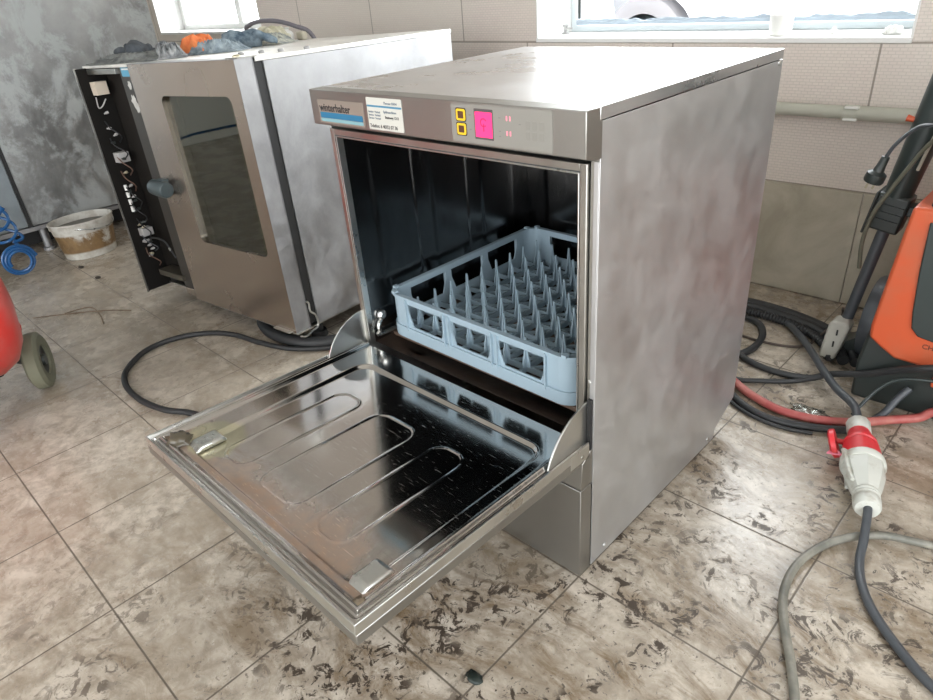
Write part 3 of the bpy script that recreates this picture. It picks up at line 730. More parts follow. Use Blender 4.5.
# door with window
dw = (-.409, -.052, .232, .672)
mb = MB()
def annulus(mb, outer, hole, y0, y1):        # frame plate with rounded-rectangle hole
    x0, x1, z0, z1 = outer; hp = rrect(*hole, .022, 6); n_ = len(hp)
    cx_, cz_ = (hole[0]+hole[1])/2, (hole[2]+hole[3])/2; op = []
    for x, z in hp:
        dx_, dz_ = x-cx_, z-cz_
        tx = ((x1-cx_) if dx_ > 0 else (x0-cx_))/dx_ if abs(dx_) > 1e-9 else 1e9
        tz = ((z1-cz_) if dz_ > 0 else (z0-cz_))/dz_ if abs(dz_) > 1e-9 else 1e9
        t_ = min(tx, tz); op.append((cx_+dx_*t_, cz_+dz_*t_))
    # make sure outer corners exist
    vs = [(x, y0, z) for x, z in hp]+[(x, y0, z) for x, z in op]+[(x, y1, z) for x, z in hp]
    fs = [(i, (i+1) % n_, n_+(i+1) % n_, n_+i) for i in range(n_)]+[(i, 2*n_+i, 2*n_+(i+1) % n_, (i+1) % n_) for i in range(n_)]
    mb.add(vs, fs)
    cor = [(x1, z1), (x0, z1), (x0, z0), (x1, z0)]
    for cxn, czn in cor:
        for i in range(n_):
            a, b = op[i], op[(i+1) % n_]
            if abs(a[0]-cxn)+abs(b[0]-cxn) > 1e-6 and abs(a[1]-czn)+abs(b[1]-czn) > 1e-6:
                ina = abs(a[0]-cxn) < 1e-6 or abs(a[1]-czn) < 1e-6; inb = abs(b[0]-cxn) < 1e-6 or abs(b[1]-czn) < 1e-6
                if ina and inb: mb.add([(a[0], y0, a[1]), (b[0], y0, b[1]), (cxn, y0, czn)], [(0, 1, 2)])
annulus(mb, (-.5555, 0, 0, OH), dw, 0, .012)
mb.build('door_panel', M_oven, ov)
dd = MB().box(-.0015, .0, .0, .056, 0, OH).box(-.5555, -.554, 0, .056, 0, OH).box(-.5555, 0, 0, .056, OH-.0015, OH).box(-.5555, 0, 0, .056, 0, .0015)
dd.box(-.5555, 0, .052, .056, 0, .2).box(-.5555, 0, .052, .056, .7, OH).box(-.5555, -.42, .052, .056, .2, .7).box(-.04, 0, .052, .056, .2, .7)
dd.build('door_side', M_ovenside, ov)
MB().box(dw[0]-.01, dw[1]+.01, .012, .016, dw[2]-.01, dw[3]+.01).build('window_pane', M_ovenglass, ov)
mb = MB(); ix0, ix1, iz0, iz1 = -.455, -.090, .215, .66
mb.box(ix0-.012, ix0, .018, .050, iz0, iz1).box(ix0, ix1, .018, .050, iz0-.012, iz0).box(ix1, ix1+.012, .018, .050, iz0, iz1)
mb.build('inner_window_frame', mat('olive_inner_frame', (.34, .36, .22), .5), ov, bevel=.002)
mb = MB()
MB().box(-.53, -.03, .10, .103, .02, .73).build('cavity_back', steel('oven_cavity_steel', (.22, .20, .16), .2, .5, 7), ov)
for i in range(5): mb.tube([(-.45, .095, .22+i*.09), (-.10, .095, .22+i*.09)], .003, 6)
mb.build('shelf_rail', M_frame, ov)
MB().box(-.10, -.02, -.012, .0, .0, .004).box(-.02, .004, .0, .06, -.004, .0).build('hinge_bracket', M_bright, ov)
MB().tube([(.003, .055, .085), (.003, .062, .075), (.003, .062, .05), (.003, .078, .03), (.003, .080, -.004), (.003, .06, -.012), (.003, .03, -.02), (.003, .01, -.012)], .003, 8).build('lower_hinge', M_bright, ov)
# handle: blunt dark grip on the edge of the door
mb = MB(); mb.lathe((-.575, -.022, .400), (1, 0, -.06), [(0, 0), (.021, .001), (.025, .006), (.026, .03), (.026, .075), (.023, .083), (0, .084)], 24)
mb.box(-.552, -.512, -.02, .002, .375, .425)
mb.build('door_handle', mat('grey_green_handle', (.06, .08, .085), .35), ov, bevel=.002)
# control bay on the left
MB().box(-OW+.004, -.56, .060, .064, .02, OH-.012).build('bay_backplate', mat('bay_dark_plate', (.016, .014, .012), .7, spec=.2), ov)
MB().box(-OW+.020, -OW+.0225, -.034, .058, -.008, OH-.006).build('opened_panel', mat('dark_panel_inside', (.010, .009, .008), .7, spec=.15), ov, bevel=.0008)
MB().box(-OW+.015, -OW+.020, -.038, -.030, -.012, OH-.004).build('panel_lip', M_frame, ov)
MB().box(-.640, -.558, .012, .060, .03, OH-.010).build('bay_side_strip', mat('dark_steel_strip', (.060, .055, .048), .36, .4), ov, bevel=.001)
MB().box(-.640, -.558, .012, .055, .0, .028).build('bay_foot_strip', M_oven, ov, bevel=.001)
MB().box(-OW+.010, -.642, .000, .058, OH-.026, OH-.010).build('bay_top_rail', M_frame, ov, bevel=.001)
MB().box(-.78, -.62, .0, .055, .055, .075).build('bay_shelf', mat('shelf_dark', (.10, .09, .07), .4, .5), ov, bevel=.001)
M_cream = mat('cream_component', (.62, .54, .44), .5); M_grey = mat('grey_component', (.42, .41, .40), .5); M_brown = mat('brown_wire', (.12, .07, .05), .5); M_brass = mat('brass_terminal', (.55, .50, .36), .35, .6)
MB().box(-.834, -.800, -.004, .035, .672, .712).lathe((-.815, -.005, .688), (0, -1, 0), [(.004, 0), (.004, .001), (0, .001)], 10).build('terminal_block', M_cream, ov, bevel=.003)
MB().box(-.834, -.800, -.004, .035, .455, .488).build('relay', M_grey, ov, bevel=.002)
MB().box(-.834, -.800, -.004, .035, .195, .223).build('relay', M_grey, ov, bevel=.002)
for i, z in enumerate((.36, .335, .31, .285)): MB().cyl((-.828, 0, z), (-.828, 0, z+.018), .006, n=12).build('fuse', M_white, ov)
rnd = random.Random(4)
for i in range(26):
    z = .12+rnd.random()*.5; x = -.828+rnd.random()*.05
    MB().lathe((x, .01, z), (rnd.uniform(-.4, .4), -1, rnd.uniform(-.4, .4)), [(.0045, 0), (.0045, .008), (.0025, .010), (.0025, .014), (0, .014)], 10).build('connector', rnd.choice([M_brass, M_grey, M_blackgloss, M_blackgloss]), ov)
for i in range(9):
    z = .15+.055*i; x = -.825
    pts = [(x, .0, z), (x+.02+rnd.random()*.03, -.006, z-.02), (x+.05+rnd.random()*.03, .01, z-.045), (x+.02, .02, z-.07)]
    MB().tube(pts, .0022, 6).build('wire', rnd.choice([M_black, M_brown, M_black, M_hose]), ov)
MB().tube([(-.83, .0, .665), (-.81, -.01, .635), (-.79, -.005, .640), (-.785, .01, .66)], .002, 6).build('wire', M_grey, ov)
MB().tube([(-.80, .01, .17), (-.74, -.005, .20), (-.69, .01, .19), (-.66, .02, .13)], .0035, 6).build('wire', M_black, ov)
MB().lathe((-.642, -.001, .172), (0, -1, 0), [(.006, 0), (.006, .002), (0, .004)], 12).build('screw', M_bright, ov)
# stickers on the strip
MB().prism(rrect(-.626, -.566, .725, .757-.006, .003, 3), (0, -.0006, 0), (0, .0115, 0)).build('blue_sticker', mat('sticker_pale_blue', (.10, .34, .50), .4), ov)
MB().prism(rrect(-.620, -.574, .7435, .748, .001, 2), (0, -.0008, 0), (0, .0115, 0)).build('sticker_stripe', M_white, ov)
for cx_, cz_, s_ in ((-.598, .700, .010), (-.600, .655, .014), (-.590, .636, .013)):
    q = [(cx_+s_*(1+.3*math.sin(i*2.3))*math.cos(i*PI/6), cz_+s_*1.2*(1+.25*math.cos(i*3.1))*math.sin(i*PI/6)) for i in range(12)]
    MB().prism(q, (0, -.0005, 0), (0, .0115, 0)).build('label_remnant', mat('torn_white_label', (.55, .55, .52), .6), ov)
# small knobs on the top
for s_, t_ in ((-.262, .12), (-.225, .16), (-.165, .18), (-.105, .22)):
    MB().lathe((s_+.12, t_, OH), (0, 0, 1), [(.008, 0), (.008, .006), (.005, .008), (0, .008)], 14).build('top_screw', M_label, ov)
MB().lathe((-.03, .03, OH), (0, 0, 1), [(.012, 0), (.012, .005), (.006, .009), (0, .009)], 14).build('hinge_pin', M_brass, ov)
MB().box(-.05, .0, .01, .07, OH, OH+.003).build('hinge_leaf', M_frame, ov)
# feet, each standing on the floor
iR = R3.inverted()
def foot(s_, t_):
    wp = R3 @ Vector((s_, t_, -.004))+Vector((-.539, .123, .081))
    lo = iR @ (Vector((wp.x, wp.y, 0))-Vector((-.539, .123, .081)))
    hi = Vector((s_, t_, -.003))
    MB().cyl(lo, lo+(hi-lo)*.25, .028, .024, 16).cyl(lo+(hi-lo)*.25, hi, .016, .016, 16).build('foot', M_black, ov)
for s_ in (-.07, -.78):
    for t_ in (.13, .76): foot(s_, t_)

def on_oven(s_, t_, z_=0.): return R3 @ Vector((s_, t_, OH+z_))+Vector((-.539, .123, .081))
# cloths and gloves lying on top
def cloth_mat(name, c0, c1):
    return mat(name, c0, .9, build=lambda n, p: (n.links.new(N(n).mix(N(n).ramp(N(n).noise(N(n).pos(), 30, 7), [(.35, 0.), (.65, 1.)]), c0, c1), p.inputs['Base Color']), N(n).bump(p, N(n).noise(N(n).pos((1, 1, 1)), 160, 4), .5, .002)))
def glove(name, m, s_, t_, rot, size, label, cat='glove', fingers=4, seed=1, group=None, up=.0):
    """crumpled glove: palm lump plus finger sausages merged by a voxel remesh"""
    mb = MB(); r_ = random.Random(seed)
    mb.lathe((0, 0, .020), (1, 0, 0), [(0, -.075), (.022, -.07), (.030, -.04), (.024, 0), (.030, .04), (.022, .06), (0, .065)], 16)
    for i in range(fingers):
        yy = -.028+.056*i/max(1, fingers-1); c1 = r_.uniform(-.02, .02); L = r_.uniform(.055, .075)
        mb.tube([(.03, yy*.8, .022), (.055, yy, .026+r_.uniform(0, .012)), (.055+L*.6, yy+c1, .018), (.05+L, yy+c1*2, .012)], lambda t: .0115*(1-.25*t), 10, 4)
    mb.tube([(-.02, .015, .02), (.0, .045, .022), (.03, .058, .014)], .0115, 10, 4)
    me = mb.build(name, m)
    for v in me.data.vertices:
        q = v.co; nz = noise.noise(Vector((q.x*28, q.y*28, seed)))*.009+noise.noise(Vector((q.x*70, q.y*70, seed+q.z*40)))*.004
        v.co.z = max(.001, q.z*(1.+.2*up)+nz+.003); v.co.y += noise.noise(Vector((q.x*22, seed, q.z*30)))*.008
        v.co *= size
    md = me.modifiers.new('merge', 'REMESH'); md.mode = 'VOXEL'; md.voxel_size = .0035; md.use_smooth_shade = True
    me.location = on_oven(s_, t_, .0005); me.rotation_euler = (R3 @ Matrix.Rotation(rot, 3, 'Z')).to_euler()
    return tag(me, label, cat, group)
def rag(name, m, s_, t_, rot, Lx, Ly, hgt, label, cat, seed=0, folds=7, rolls=0):
    nx, ny = 90, 60; vs = []; fs = []
    for j in range(ny+1):
        for i in range(nx+1):
            u, v = i/nx, j/ny
            x = (u-.5)*Lx; y = (v-.5)*Ly
            x += .012*noise.noise(Vector((u*4, v*4, seed))); y += .018*noise.noise(Vector((u*4, v*4, seed+9)))
            ed = min(1, min(u, 1-u, v, 1-v)*4); ed = ed*ed*(3-2*ed)
            f_ = 1-abs(noise.noise(Vector((u*folds*.5, v*folds, seed))))*2.2
            f2 = 1-abs(noise.noise(Vector((u*folds*1.2+3, v*folds*1.5, seed+4))))*2
            z = .004+hgt*ed*(.35+.45*max(0, f_)+.25*f2+.3*noise.noise(Vector((u*3, v*3, seed+2))))
            vs.append((x, y, max(.0035, z)))
    o_ = len(vs); vs += [(x, y, .0008) for x, y, z in vs]
    for j in range(ny):
        for i in range(nx):
            a = j*(nx+1)+i; q = (a, a+1, a+nx+2, a+nx+1); fs.append(q); fs.append(tuple(k+o_ for k in q[::-1]))
    bd = [i for i in range(nx)]+[j*(nx+1)+nx for j in range(ny)]+[ny*(nx+1)+nx-i for i in range(nx)]+[(ny-j)*(nx+1) for j in range(ny)]
    for k in range(len(bd)): a, b = bd[k], bd[(k+1) % len(bd)]; fs.append((a, b, b+o_, a+o_))
    me = MB().add(vs, fs, True).build(name, m)
    me.location = on_oven(s_, t_, .0005); me.rotation_euler = (R3 @ Matrix.Rotation(rot, 3, 'Z')).to_euler()
    return tag(me, label, cat)
rag('grey_cloth', cloth_mat('grey_cloth', (.07, .075, .075), (.20, .21, .20)), -.70, .100, .12, .34, .13, .022, 'flat grey work cloth along the front left edge of the oven top', 'cloth', 3, 10)
glove('work_glove', cloth_mat('charcoal_cloth', (.025, .03, .036), (.07, .08, .09)), -.765, .150, 2.6, 1.15, 'charcoal glove bunched at the left end of the oven top', seed=2)
bpy.context.view_layer.update()
rag('rolled_cloth', cloth_mat('mid_grey_cloth', (.10, .11, .12), (.36, .37, .37)), -.585, .155, -.4, .17, .09, .040, 'rolled grey cloth in front of the orange rag on the oven', 'cloth', 11, 18)
rag('orange_rag', cloth_mat('orange_cloth', (.62, .15, .05), (.78, .26, .09)), -.60, .27, .3, .14, .09, .050, 'small orange rag in the middle of the cloth pile', 'cloth', 5, 3)
rag('blue_cloth', cloth_mat('denim_cloth', (.10, .14, .17), (.34, .40, .43)), -.535, .30, .55, .18, .12, .034, 'faded blue cloth heaped right of the orange rag', 'cloth', 21, 16)
glove('work_glove', cloth_mat('navy_cloth', (.04, .07, .10), (.22, .28, .32)), -.575, .43, .9, .95, 'dark blue glove lying on the oven beyond the faded blue cloth', seed=7, up=1)
rag('mottled_rag', cloth_mat('grey_white_cloth', (.16, .19, .20), (.56, .56, .48)), -.67, .56, .45, .24, .13, .034, 'mottled grey and white rag between the blue glove and the cream glove', 'cloth', 31, 18)
glove('work_glove', cloth_mat('cream_cloth', (.42, .40, .28), (.70, .68, .55)), -.80, .70, -.2, .95, 'cream glove at the far end of the pile near the white bottle', seed=12, up=1)
b_l = on_oven(-.80, .785)
t = thing('cleaning_bottle', 'small white bottle standing inside the hose arch at the back of the oven', 'bottle', tuple(b_l))
MB().lathe((0, 0, 0), (0, 0, 1), [(.024, 0), (.026, .003), (.026, .026), (.020, .034), (.010, .038), (.010, .044)], 24).build('bottle_body', M_white, t)
MB().cyl((0, 0, .042), (0, 0, .048), .012, n=20).build('bottle_lid', M_offwhite, t)
pts = [on_oven(s_, t_, z_-OH) for s_, t_, z_ in ((-1.15, .86, .62), (-1.128, .83, .80), (-1.074, .81, .826), (-.992, .80, .838), (-.878, .80, .834), (-.777, .81, .811), (-.717, .845, .77), (-.70, .875, .62), (-.72, .88, .40))]
tag(MB().tube([tuple(p) for p in pts], .0085, 10).build('drain_hose', mat('grey_hose', (.16, .15, .17), .5)), 'grey hose arching up behind the oven next to the back wall', 'hose')
tg = thing('hose_clip', 'beige clip lying on the oven top beside the end of the hose arch', 'clip', tuple(on_oven(-.715, .79)))
MB().box(-.022, .022, -.012, .012, 0, .03).build('clip_block', mat('beige_clip', (.50, .46, .36), .5), tg, bevel=.006, seg=3)

# ------------------------------------------------------------------ steel cabinet on the left
fr = thing('steel_refrigerator', 'tall scuffed grey steel refrigerator cabinet standing left of the oven', 'refrigerator', (-2.42, 0, 0))
MB().box(-.68, -.02, -.78, .742, .125, 1.95).build('cabinet_body', M_frame, fr, bevel=.003)
MB().box(-.016, .02, -.058, .742, .13, 1.93).build('door', M_fridge, fr, bevel=.004)
MB().box(-.016, .02, -.78, -.074, .13, 1.93).build('door', steel('blue_grey_door_steel', (.36, .41, .44), .3, .5, 3), fr, bevel=.004)
MB().box(.0, .014, -.078, -.054, .125, 1.93).build('door_gasket', M_black, fr)
MB().box(-.68, .012, -.78, .742, .105, .125).build('base_rail', M_ovenside, fr, bevel=.002)
for y in (-.02, .70, -.74):
    for x in (-.01-.012, -.64): MB().lathe((x, y, 0), (0, 0, 1), [(.026, 0), (.026, .012), (.018, .016), (.018, .105)], 16).build('leg', M_ovenside, fr)
MB().box(-.6, -.1, -.7, .70, .02, .10).build('compressor_tray', M_dark, fr)

# ------------------------------------------------------------------ bucket
bk = thing('plastic_bucket', 'white plastic bucket with a muddy brown label on the floor below the grey refrigerator', 'bucket', (-2.19, .085, 0)); bk.scale = (.60, .80, .9)
def bucket_nodes(n, p):
    k = N(n); v = k.pos(); s = k.sep(v)
    band = k.math('MULTIPLY', k.step(s[2], .035, .006), k.math('SUBTRACT', 1., k.step(s[2], .128, .006)))
    d = k.ramp(k.noise(v, 11, 8, .65, .6), [(.37, 0.), (.50, 1.)])
    c = k.mix(k.math('MULTIPLY', k.ramp(k.noise(v, 18, 7), [(.45, 0.), (.6, 1.)]), .4), (.62, .61, .56), (.30, .25, .18))
    lab = k.mix(k.noise(v, 30, 5), (.11, .06, .028), (.34, .22, .10))
    c = k.mix(k.math('MULTIPLY', band, d), c, lab)
    n.links.new(c, p.inputs['Base Color'])
MB().lathe((0, 0, 0), (0, 0, 1), [(0, .004), (.128, .004), (.130, 0), (.135, .004), (.160, .150), (.160, .156), (.168, .158), (.168, .172), (.172, .178), (.170, .184), (.164, .184), (.160, .17), (.132, .01), (0, .009)], 48).build('bucket_body', mat('muddy_white_plastic', rough=.5, build=bucket_nodes), bk)
MB().lathe((0, 0, .0), (0, 0, 1), [(.156, .148), (.158, .150), (0, .1505)], 40).build('dirty_water', mat('grey_slurry', (.12, .115, .10), .35), bk)
MB().tube([(.165*math.cos(a), .165*math.sin(a), .165-.03*math.sin((a+.6)/2.4*PI)) for a in [-.6+i*.2 for i in range(13)]], .003, 6).build('bucket_handle', M_bright, bk)

# ------------------------------------------------------------------ blue spiral air hose
pts = []
for i in range(64):                                     # flat coil lying on its side
    a = i/64*2*PI*2.6; r_ = .064-.0105*(i/64*2.6)
    pts.append((-2.10+.004*i/64*3, -.215+r_*math.cos(a), .085+r_*math.sin(a)))
h = MB(); pts = pts[::-1]
for i in range(1, 76):
    a = -PI/2+i/75*2*PI*3.2; t_ = i/75; q_ = min(1, t_*6)
    pts.append((-2.10-.05*math.sin(a)*q_, -.222-.035*t_+.055*math.cos(a), .165+.155*t_+.030*math.sin(a)*q_))
pts += [(-2.13, -.34, .34), (-2.10, -.45, .38), (-2.0, -.65, .44), (-1.6, -.80, .50), (-1.25, -.95, .52)]
tag(h.tube(pts, .0062, 8, 2).build('spiral_air_hose', M_blue), 'glossy blue spiral air hose coiling down beside the red compressor', 'hose')

# ------------------------------------------------------------------ red compressor
cpz = thing('air_compressor', 'red air compressor with a small dusty wheel at the left edge', 'compressor', (-1.12, -.555, 0))
MB().lathe((.16, -.048, .345), (0, 1, 0), [(0, -.72), (.09, -.71), (.17, -.67), (.215, -.58), (.215, .0), (.211, .05), (.192, .090), (.150, .118), (.08, .134), (0, .140)], 48).build('tank', M_tank, cpz)
MB().prism([(-.05, -.03), (.05, -.03), (.05, .04), (-.05, .04)], (-.6*.003, -.8*.003, 0), (.252, .050, .355), ((.80, -.60, 0), (-.15, -.2, .97))).build('rating_plate', M_label, cpz)
MB().box(-.02, .10, -.03, .012, .085, .12).build('wheel_bracket', M_blackgloss, cpz, bevel=.004)
MB().cyl((-.10, .02, .085), (.12, .10, .085), .010, n=12).build('axle', M_blackgloss, cpz)
wl = thing('wheel_hub', None, None)
wl = MB().lathe((.080, .105, .085), (.41, .91, 0), [(.045, -.02), (.072, -.022), (.084, -.014), (.085, 0), (.084, .014), (.072, .022), (.045, .020)], 36, closed=True).build('wheel', M_tire, cpz)
MB().lathe((.080, .105, .085), (.41, .91, 0), [(0, -.012), (.046, -.014), (.046, .013), (.018, .006), (.016, .020), (0, .021)], 24).build('wheel_hub', M_blackgloss, wl)
bpy.data.objects.remove(bpy.data.objects['wheel_hub']) if bpy.data.objects['wheel_hub'].type == 'EMPTY' else None
MB().tube([(.08, .075, .24), (.07, .10, .20), (.06, .075, .13), (.075, .085, .10)], .004, 8).build('frame_rod', M_tank, cpz)
MB().box(.09, .23, -.50, -.25, .53, .57).build('motor_base', M_blackgloss, cpz, bevel=.006)
MB().lathe((.16, -.55, .64), (0, 1, 0), [(0, 0), (.075, .01), (.08, .05), (.08, .25), (.05, .30), (0, .305)], 28).build('motor', M_blackgloss, cpz)
for x in (.08, .24): MB().box(x-.012, x+.012, -.50, -.47, 0, .14).build('stand_leg', M_tank, cpz, bevel=.002)

# twigs and bits on the floor
def twig(pts, label, r=.0018):
    tag(MB().tube(pts, r, 6, 4).build('twig', mat('dry_twig', (.16, .11, .07), .8)), label, 'twig')
twig([(-1.62, -.33, .004), (-1.53, -.22, .004), (-1.44, -.13, .005), (-1.36, -.07, .004)], 'long thin twig on the floor right of the compressor')
twig([(-1.55, -.24, .006), (-1.52, -.16, .008), (-1.42, -.16, .006), (-1.33, -.18, .004)], 'short curved twig crossing the long one on the floor')
for i, (x, y) in enumerate(((-2.03, -.02), (-1.83, -.02), (.588, -.307))):
    tag(lump('mud_clod' if i < 2 else 'bottle_stopper', mat('dark_clod', (.05, .04, .03), .8) if i < 2 else mat('dark_green_rubber', (.012, .02, .016), .5), (x, y, -.001), (.014, .009, .004), 2., .4, i+1, 3),
        ('dark crumb of mud on the floor in front of the bucket', 'dark crumb of mud between the bucket and the oven', 'small dark oval cap on the muddy floor in front of the washer')[i], 'mud' if i < 2 else 'cap')

# ------------------------------------------------------------------ cables and hoses on the floor
def cable(name, pts, r, m, label, cat, sub=8, **k):
    return tag(MB().tube(pts, r, 10, sub, **k).build(name, m), label, cat)
cable('power_cable', [(-.30, -.20, .009), (-.40, -.215, .009), (-.519, -.25, .009), (-.591, -.287, .009), (-.702, -.31, .009), (-.821, -.303, .009), (-.91, -.264, .009), (-.985, -.173, .009), (-.985, -.073, .009), (-.93, .011, .009), (-.84, .062, .009), (-.72, .085, .009), (-.60, .125, .009), (-.50, .21, .009), (-.44, .33, .009)], .0085, M_black, 'thick black cable looping over the floor from the oven to under the washer door', 'cable')
cable('rubber_hose', [(-.95, .28, .02), (-.84, .17, .02), (-.72, .135, .02), (-.60, .155, .02), (-.52, .215, .02), (-.47, .32, .02), (-.46, .50, .02)], .019, M_black, 'fat black rubber hose lying on the floor under the front of the oven', 'hose')
cable('grey_cable', [(1.03, -.16, .009), (1.0, -.08, .009), (.978, -.025, .009), (.948, .036, .009), (.912, .102, .009), (.889, .163, .009), (.884, .232, .009), (.9, .301, .009), (.933, .357, .011), (.974, .396, .012), (1.017, .417, .010), (1.08, .435, .009), (1.2, .44, .009)], .0075, M_greycable, 'grey cable looping over the floor in the right foreground', 'cable')
pw = thing('power_plug', 'red and white industrial plug and coupling joined on a grey cable on the floor', 'plug', (0, 0, 0))
A = Vector((.842, .679, .045)); B = Vector((.944, .402, .043)); dv = (B-A).normalized()
sd = Vector((-dv.y, dv.x, 0)).normalized(); upv = sd.cross(dv)
def chunky(name, m, prof, n_, **kw): return MB().lathe(A, dv, prof, n_).build(name, m, pw, **kw)
chunky('end_nut', M_offwhite, [(.012, -.006), (.0215, -.004), (.0245, .002), (.0245, .030), (.0225, .036)], 12)
chunky('coupling_body', M_red, [(.021, .034), (.0225, .042), (.0285, .076)], 32)
chunky('coupling_flange', M_red, [(.028, .072), (.0325, .075), (.0325, .081), (.0300, .083), (.0300, .088), (.0345, .091), (.0390, .142), (.036, .146)], 32)
c0 = A+dv*.085-sd*.050
MB().lathe(c0+Vector((0, 0, -.002)), (-sd*.9+upv*.35), [(.017, -.004), (.031, -.006), (.032, .004), (.026, .008), (0, .009)], 28).build('hinged_lid', M_red, pw, bevel=.001)
MB().cyl(A+dv*.062-sd*.02+upv*.012, A+dv*.062-sd*.048+upv*.010, .006, n=10).build('lid_hinge', M_red, pw)
MB().prism([(-.014, 0), (.014, 0), (0, .026)], tuple(upv*.004), A+dv*.118-sd*.050+upv*.004, (tuple(sd), tuple(-dv))).build('lid_tab', M_pinkflap, pw)
chunky('plug_collar', M_offwhite, [(.037, .138), (.0415, .140), (.0425, .154), (.040, .158)], 32)
chunky('plug_body', M_offwhite, [(.040, .154), (.0395, .178), (.0305, .218), (.0245, .238)], 8)
for t0 in (0.5, 3.6):
    dirr = sd*math.cos(t0)+upv*math.sin(t0)
    MB().prism([(.134, .03), (.222, .02), (.222, .033), (.200, .040), (.134, .048)], tuple((sd*-math.sin(t0)+upv*math.cos(t0))*.007), A, (tuple(dv), tuple(dirr))).build('plug_rib', M_offwhite, pw, bevel=.001)
MB().prism([(.140, -.026), (.178, -.026), (.178, -.006), (.163, .004), (.163, .020), (.140, .020)], tuple(upv*.010), A+upv*.036, (tuple(dv), tuple(sd))).build('latch_block', M_offwhite, pw, bevel=.002)
chunky('gland_nut', M_offwhite, [(.021, .232), (.0245, .238), (.0250, .243), (.0236, .245), (.0236, .249), (.0250, .251), (.0236, .253), (.0236, .257), (.0250, .259), (.0245, .276), (.0215, .282), (.011, .282)], 16)
e0 = A+dv*.288
MB().tube([tuple(A+dv*.27), tuple(e0), (.955, .355, .022), (.964, .31, .010), (.985, .255, .009), (1.02, .205, .009), (1.075, .155, .009), (1.13, .12, .009), (1.25, .07, .009)], .0078, 10, 8).build('cord', M_hose, pw)
b0 = A-dv*.004
MB().tube([tuple(b0+dv*.01), (.822, .728, .048), (.800, .757, .048), (.756, .800, .045), (.697, .880, .040), (.642, .967, .030), (.576, 1.061, .020), (.506, 1.135, .013), (.436, 1.163, .012), (.36, 1.15, .012), (.27, 1.10, .012)], .0095, 10, 8).build('cord', M_hose, pw)
cable('red_water_hose', [(.40, .86, .012), (.47, .78, .012), (.54, .734, .012), (.593, .704, .012), (.664, .681, .012), (.721, .683, .012), (.781, .704, .012), (.834, .74, .012), (.884, .790, .012), (.930, .822, .020), (.952, .830, .040), (1.0, .832, .060), (1.10, .82, .05)], .0105, M_redhose, 'faded red hose curving over the floor behind the plug', 'hose')
cable('black_hose', [(.42, .85, .0095), (.49, .745, .0095), (.542, .694, .0095), (.596, .655, .0095), (.654, .637, .0095), (.709, .642, .0095), (.77, .665, .0095), (.83, .70, .0095)], .009, M_black, 'black hose running just in front of the red hose', 'hose')
cable('thin_black_cable', [(.44, .80, .006), (.50, .715, .006), (.550, .666, .006), (.603, .635, .006), (.657, .622, .006), (.712, .624, .006), (.765, .642, .006)], .0045, M_black, 'thin black cable outermost of the curves behind the plug, nearest the camera', 'cable')
cable('high_pressure_hose', [(.40, .98, .010), (.48, .886, .010), (.542, .852, .010), (.611, .846, .010), (.677, .862, .012), (.72, .872, .034), (.80, .852, .075), (.87, .825, .125), (.95, .80, .17), (1.1, .82, .20)], .0085, M_black, 'black hose rising from the floor across the front of the pressure washer', 'hose')
cable('black_cable', [(.42, .80, .008), (.527, .757, .008), (.586, .784, .008), (.645, .826, .008), (.69, .872, .011)], .0065, M_black, 'short black cord on the floor between the red hose and the rising black hose', 'cord')
cable('washer_cord', [(.843, .745, .009), (.856, .775, .010), (.868, .80, .022), (.880, .825, .05), (.895, .843, .075)], .0085, M_hose, 'dark grey cord from the plug up into the pressure washer base', 'cord')
cable('thin_olive_cord', [(.81, .765, .008), (.825, .800, .04), (.842, .815, .07), (.87, .820, .10), (.92, .818, .12), (1.02, .83, .13)], .0042, M_green, 'thin olive cord rising from behind the plug in front of the pressure washer', 'cord')
for k_, (dr_, dz_, nm) in enumerate(((0, .014, 'outermost'), (-.030, .014, 'middle'), (-.060, .014, 'innermost'))):
    P_ = [(.05, .95), (.10, 1.07), (.22, 1.16), (.38, 1.19), (.47, 1.187), (.55, 1.172), (.63, 1.14), (.70, 1.08), (.745, 1.0)]
    cen = Vector((.35, .90))
    pts = []
    for x, y in P_:
        d_ = (Vector((x, y))-cen); d_ = d_.normalized()*(d_.length+dr_); pts.append((cen.x+d_.x, cen.y+d_.y, .015))
    cable('corrugated_hose', pts, .0145 if k_ != 2 else .013, M_black, '%s turn of the black corrugated hose coiled along the wall' % nm, 'hose', sub=14 if k_ == 2 else 8, ridge=(1.0, .72) if k_ == 2 else None)
cable('coiled_cord', [(.38, 1.10, .010), (.45, 1.083, .010), (.488, 1.03, .010), (.502, .965, .010), (.498, .905, .010), (.47, .86, .010), (.40, .84, .010)], .010, M_black, 'small black loop peeking out behind the washer rear edge', 'cable')
cable('thin_brown_cord', [(.38, .995, .004), (.437, .993, .004), (.497, .991, .004), (.562, 1.003, .004), (.605, 1.034, .004), (.618, 1.08, .010), (.64, 1.10, .045), (.665, 1.095, .09), (.67, 1.07, .125)], .0035, mat('brown_cord', (.07, .05, .04), .6), 'thin brown cord on the floor running up to the lance', 'cord')
lb = lump('plastic_bag', glassmat('clear_film', (.80, .80, .80), .2, .12), (.733, .725, -.002), (.042, .020, .006), 2.5, .5, 4, 4)
tag(lb, 'scrap of clear plastic film on the floor behind the red hose', 'plastic film')

# ------------------------------------------------------------------ pressure washer
pwz = thing('pressure_washer', 'orange and black upright pressure washer at the right edge', 'pressure washer', (0, 0, 0))
yo = .85
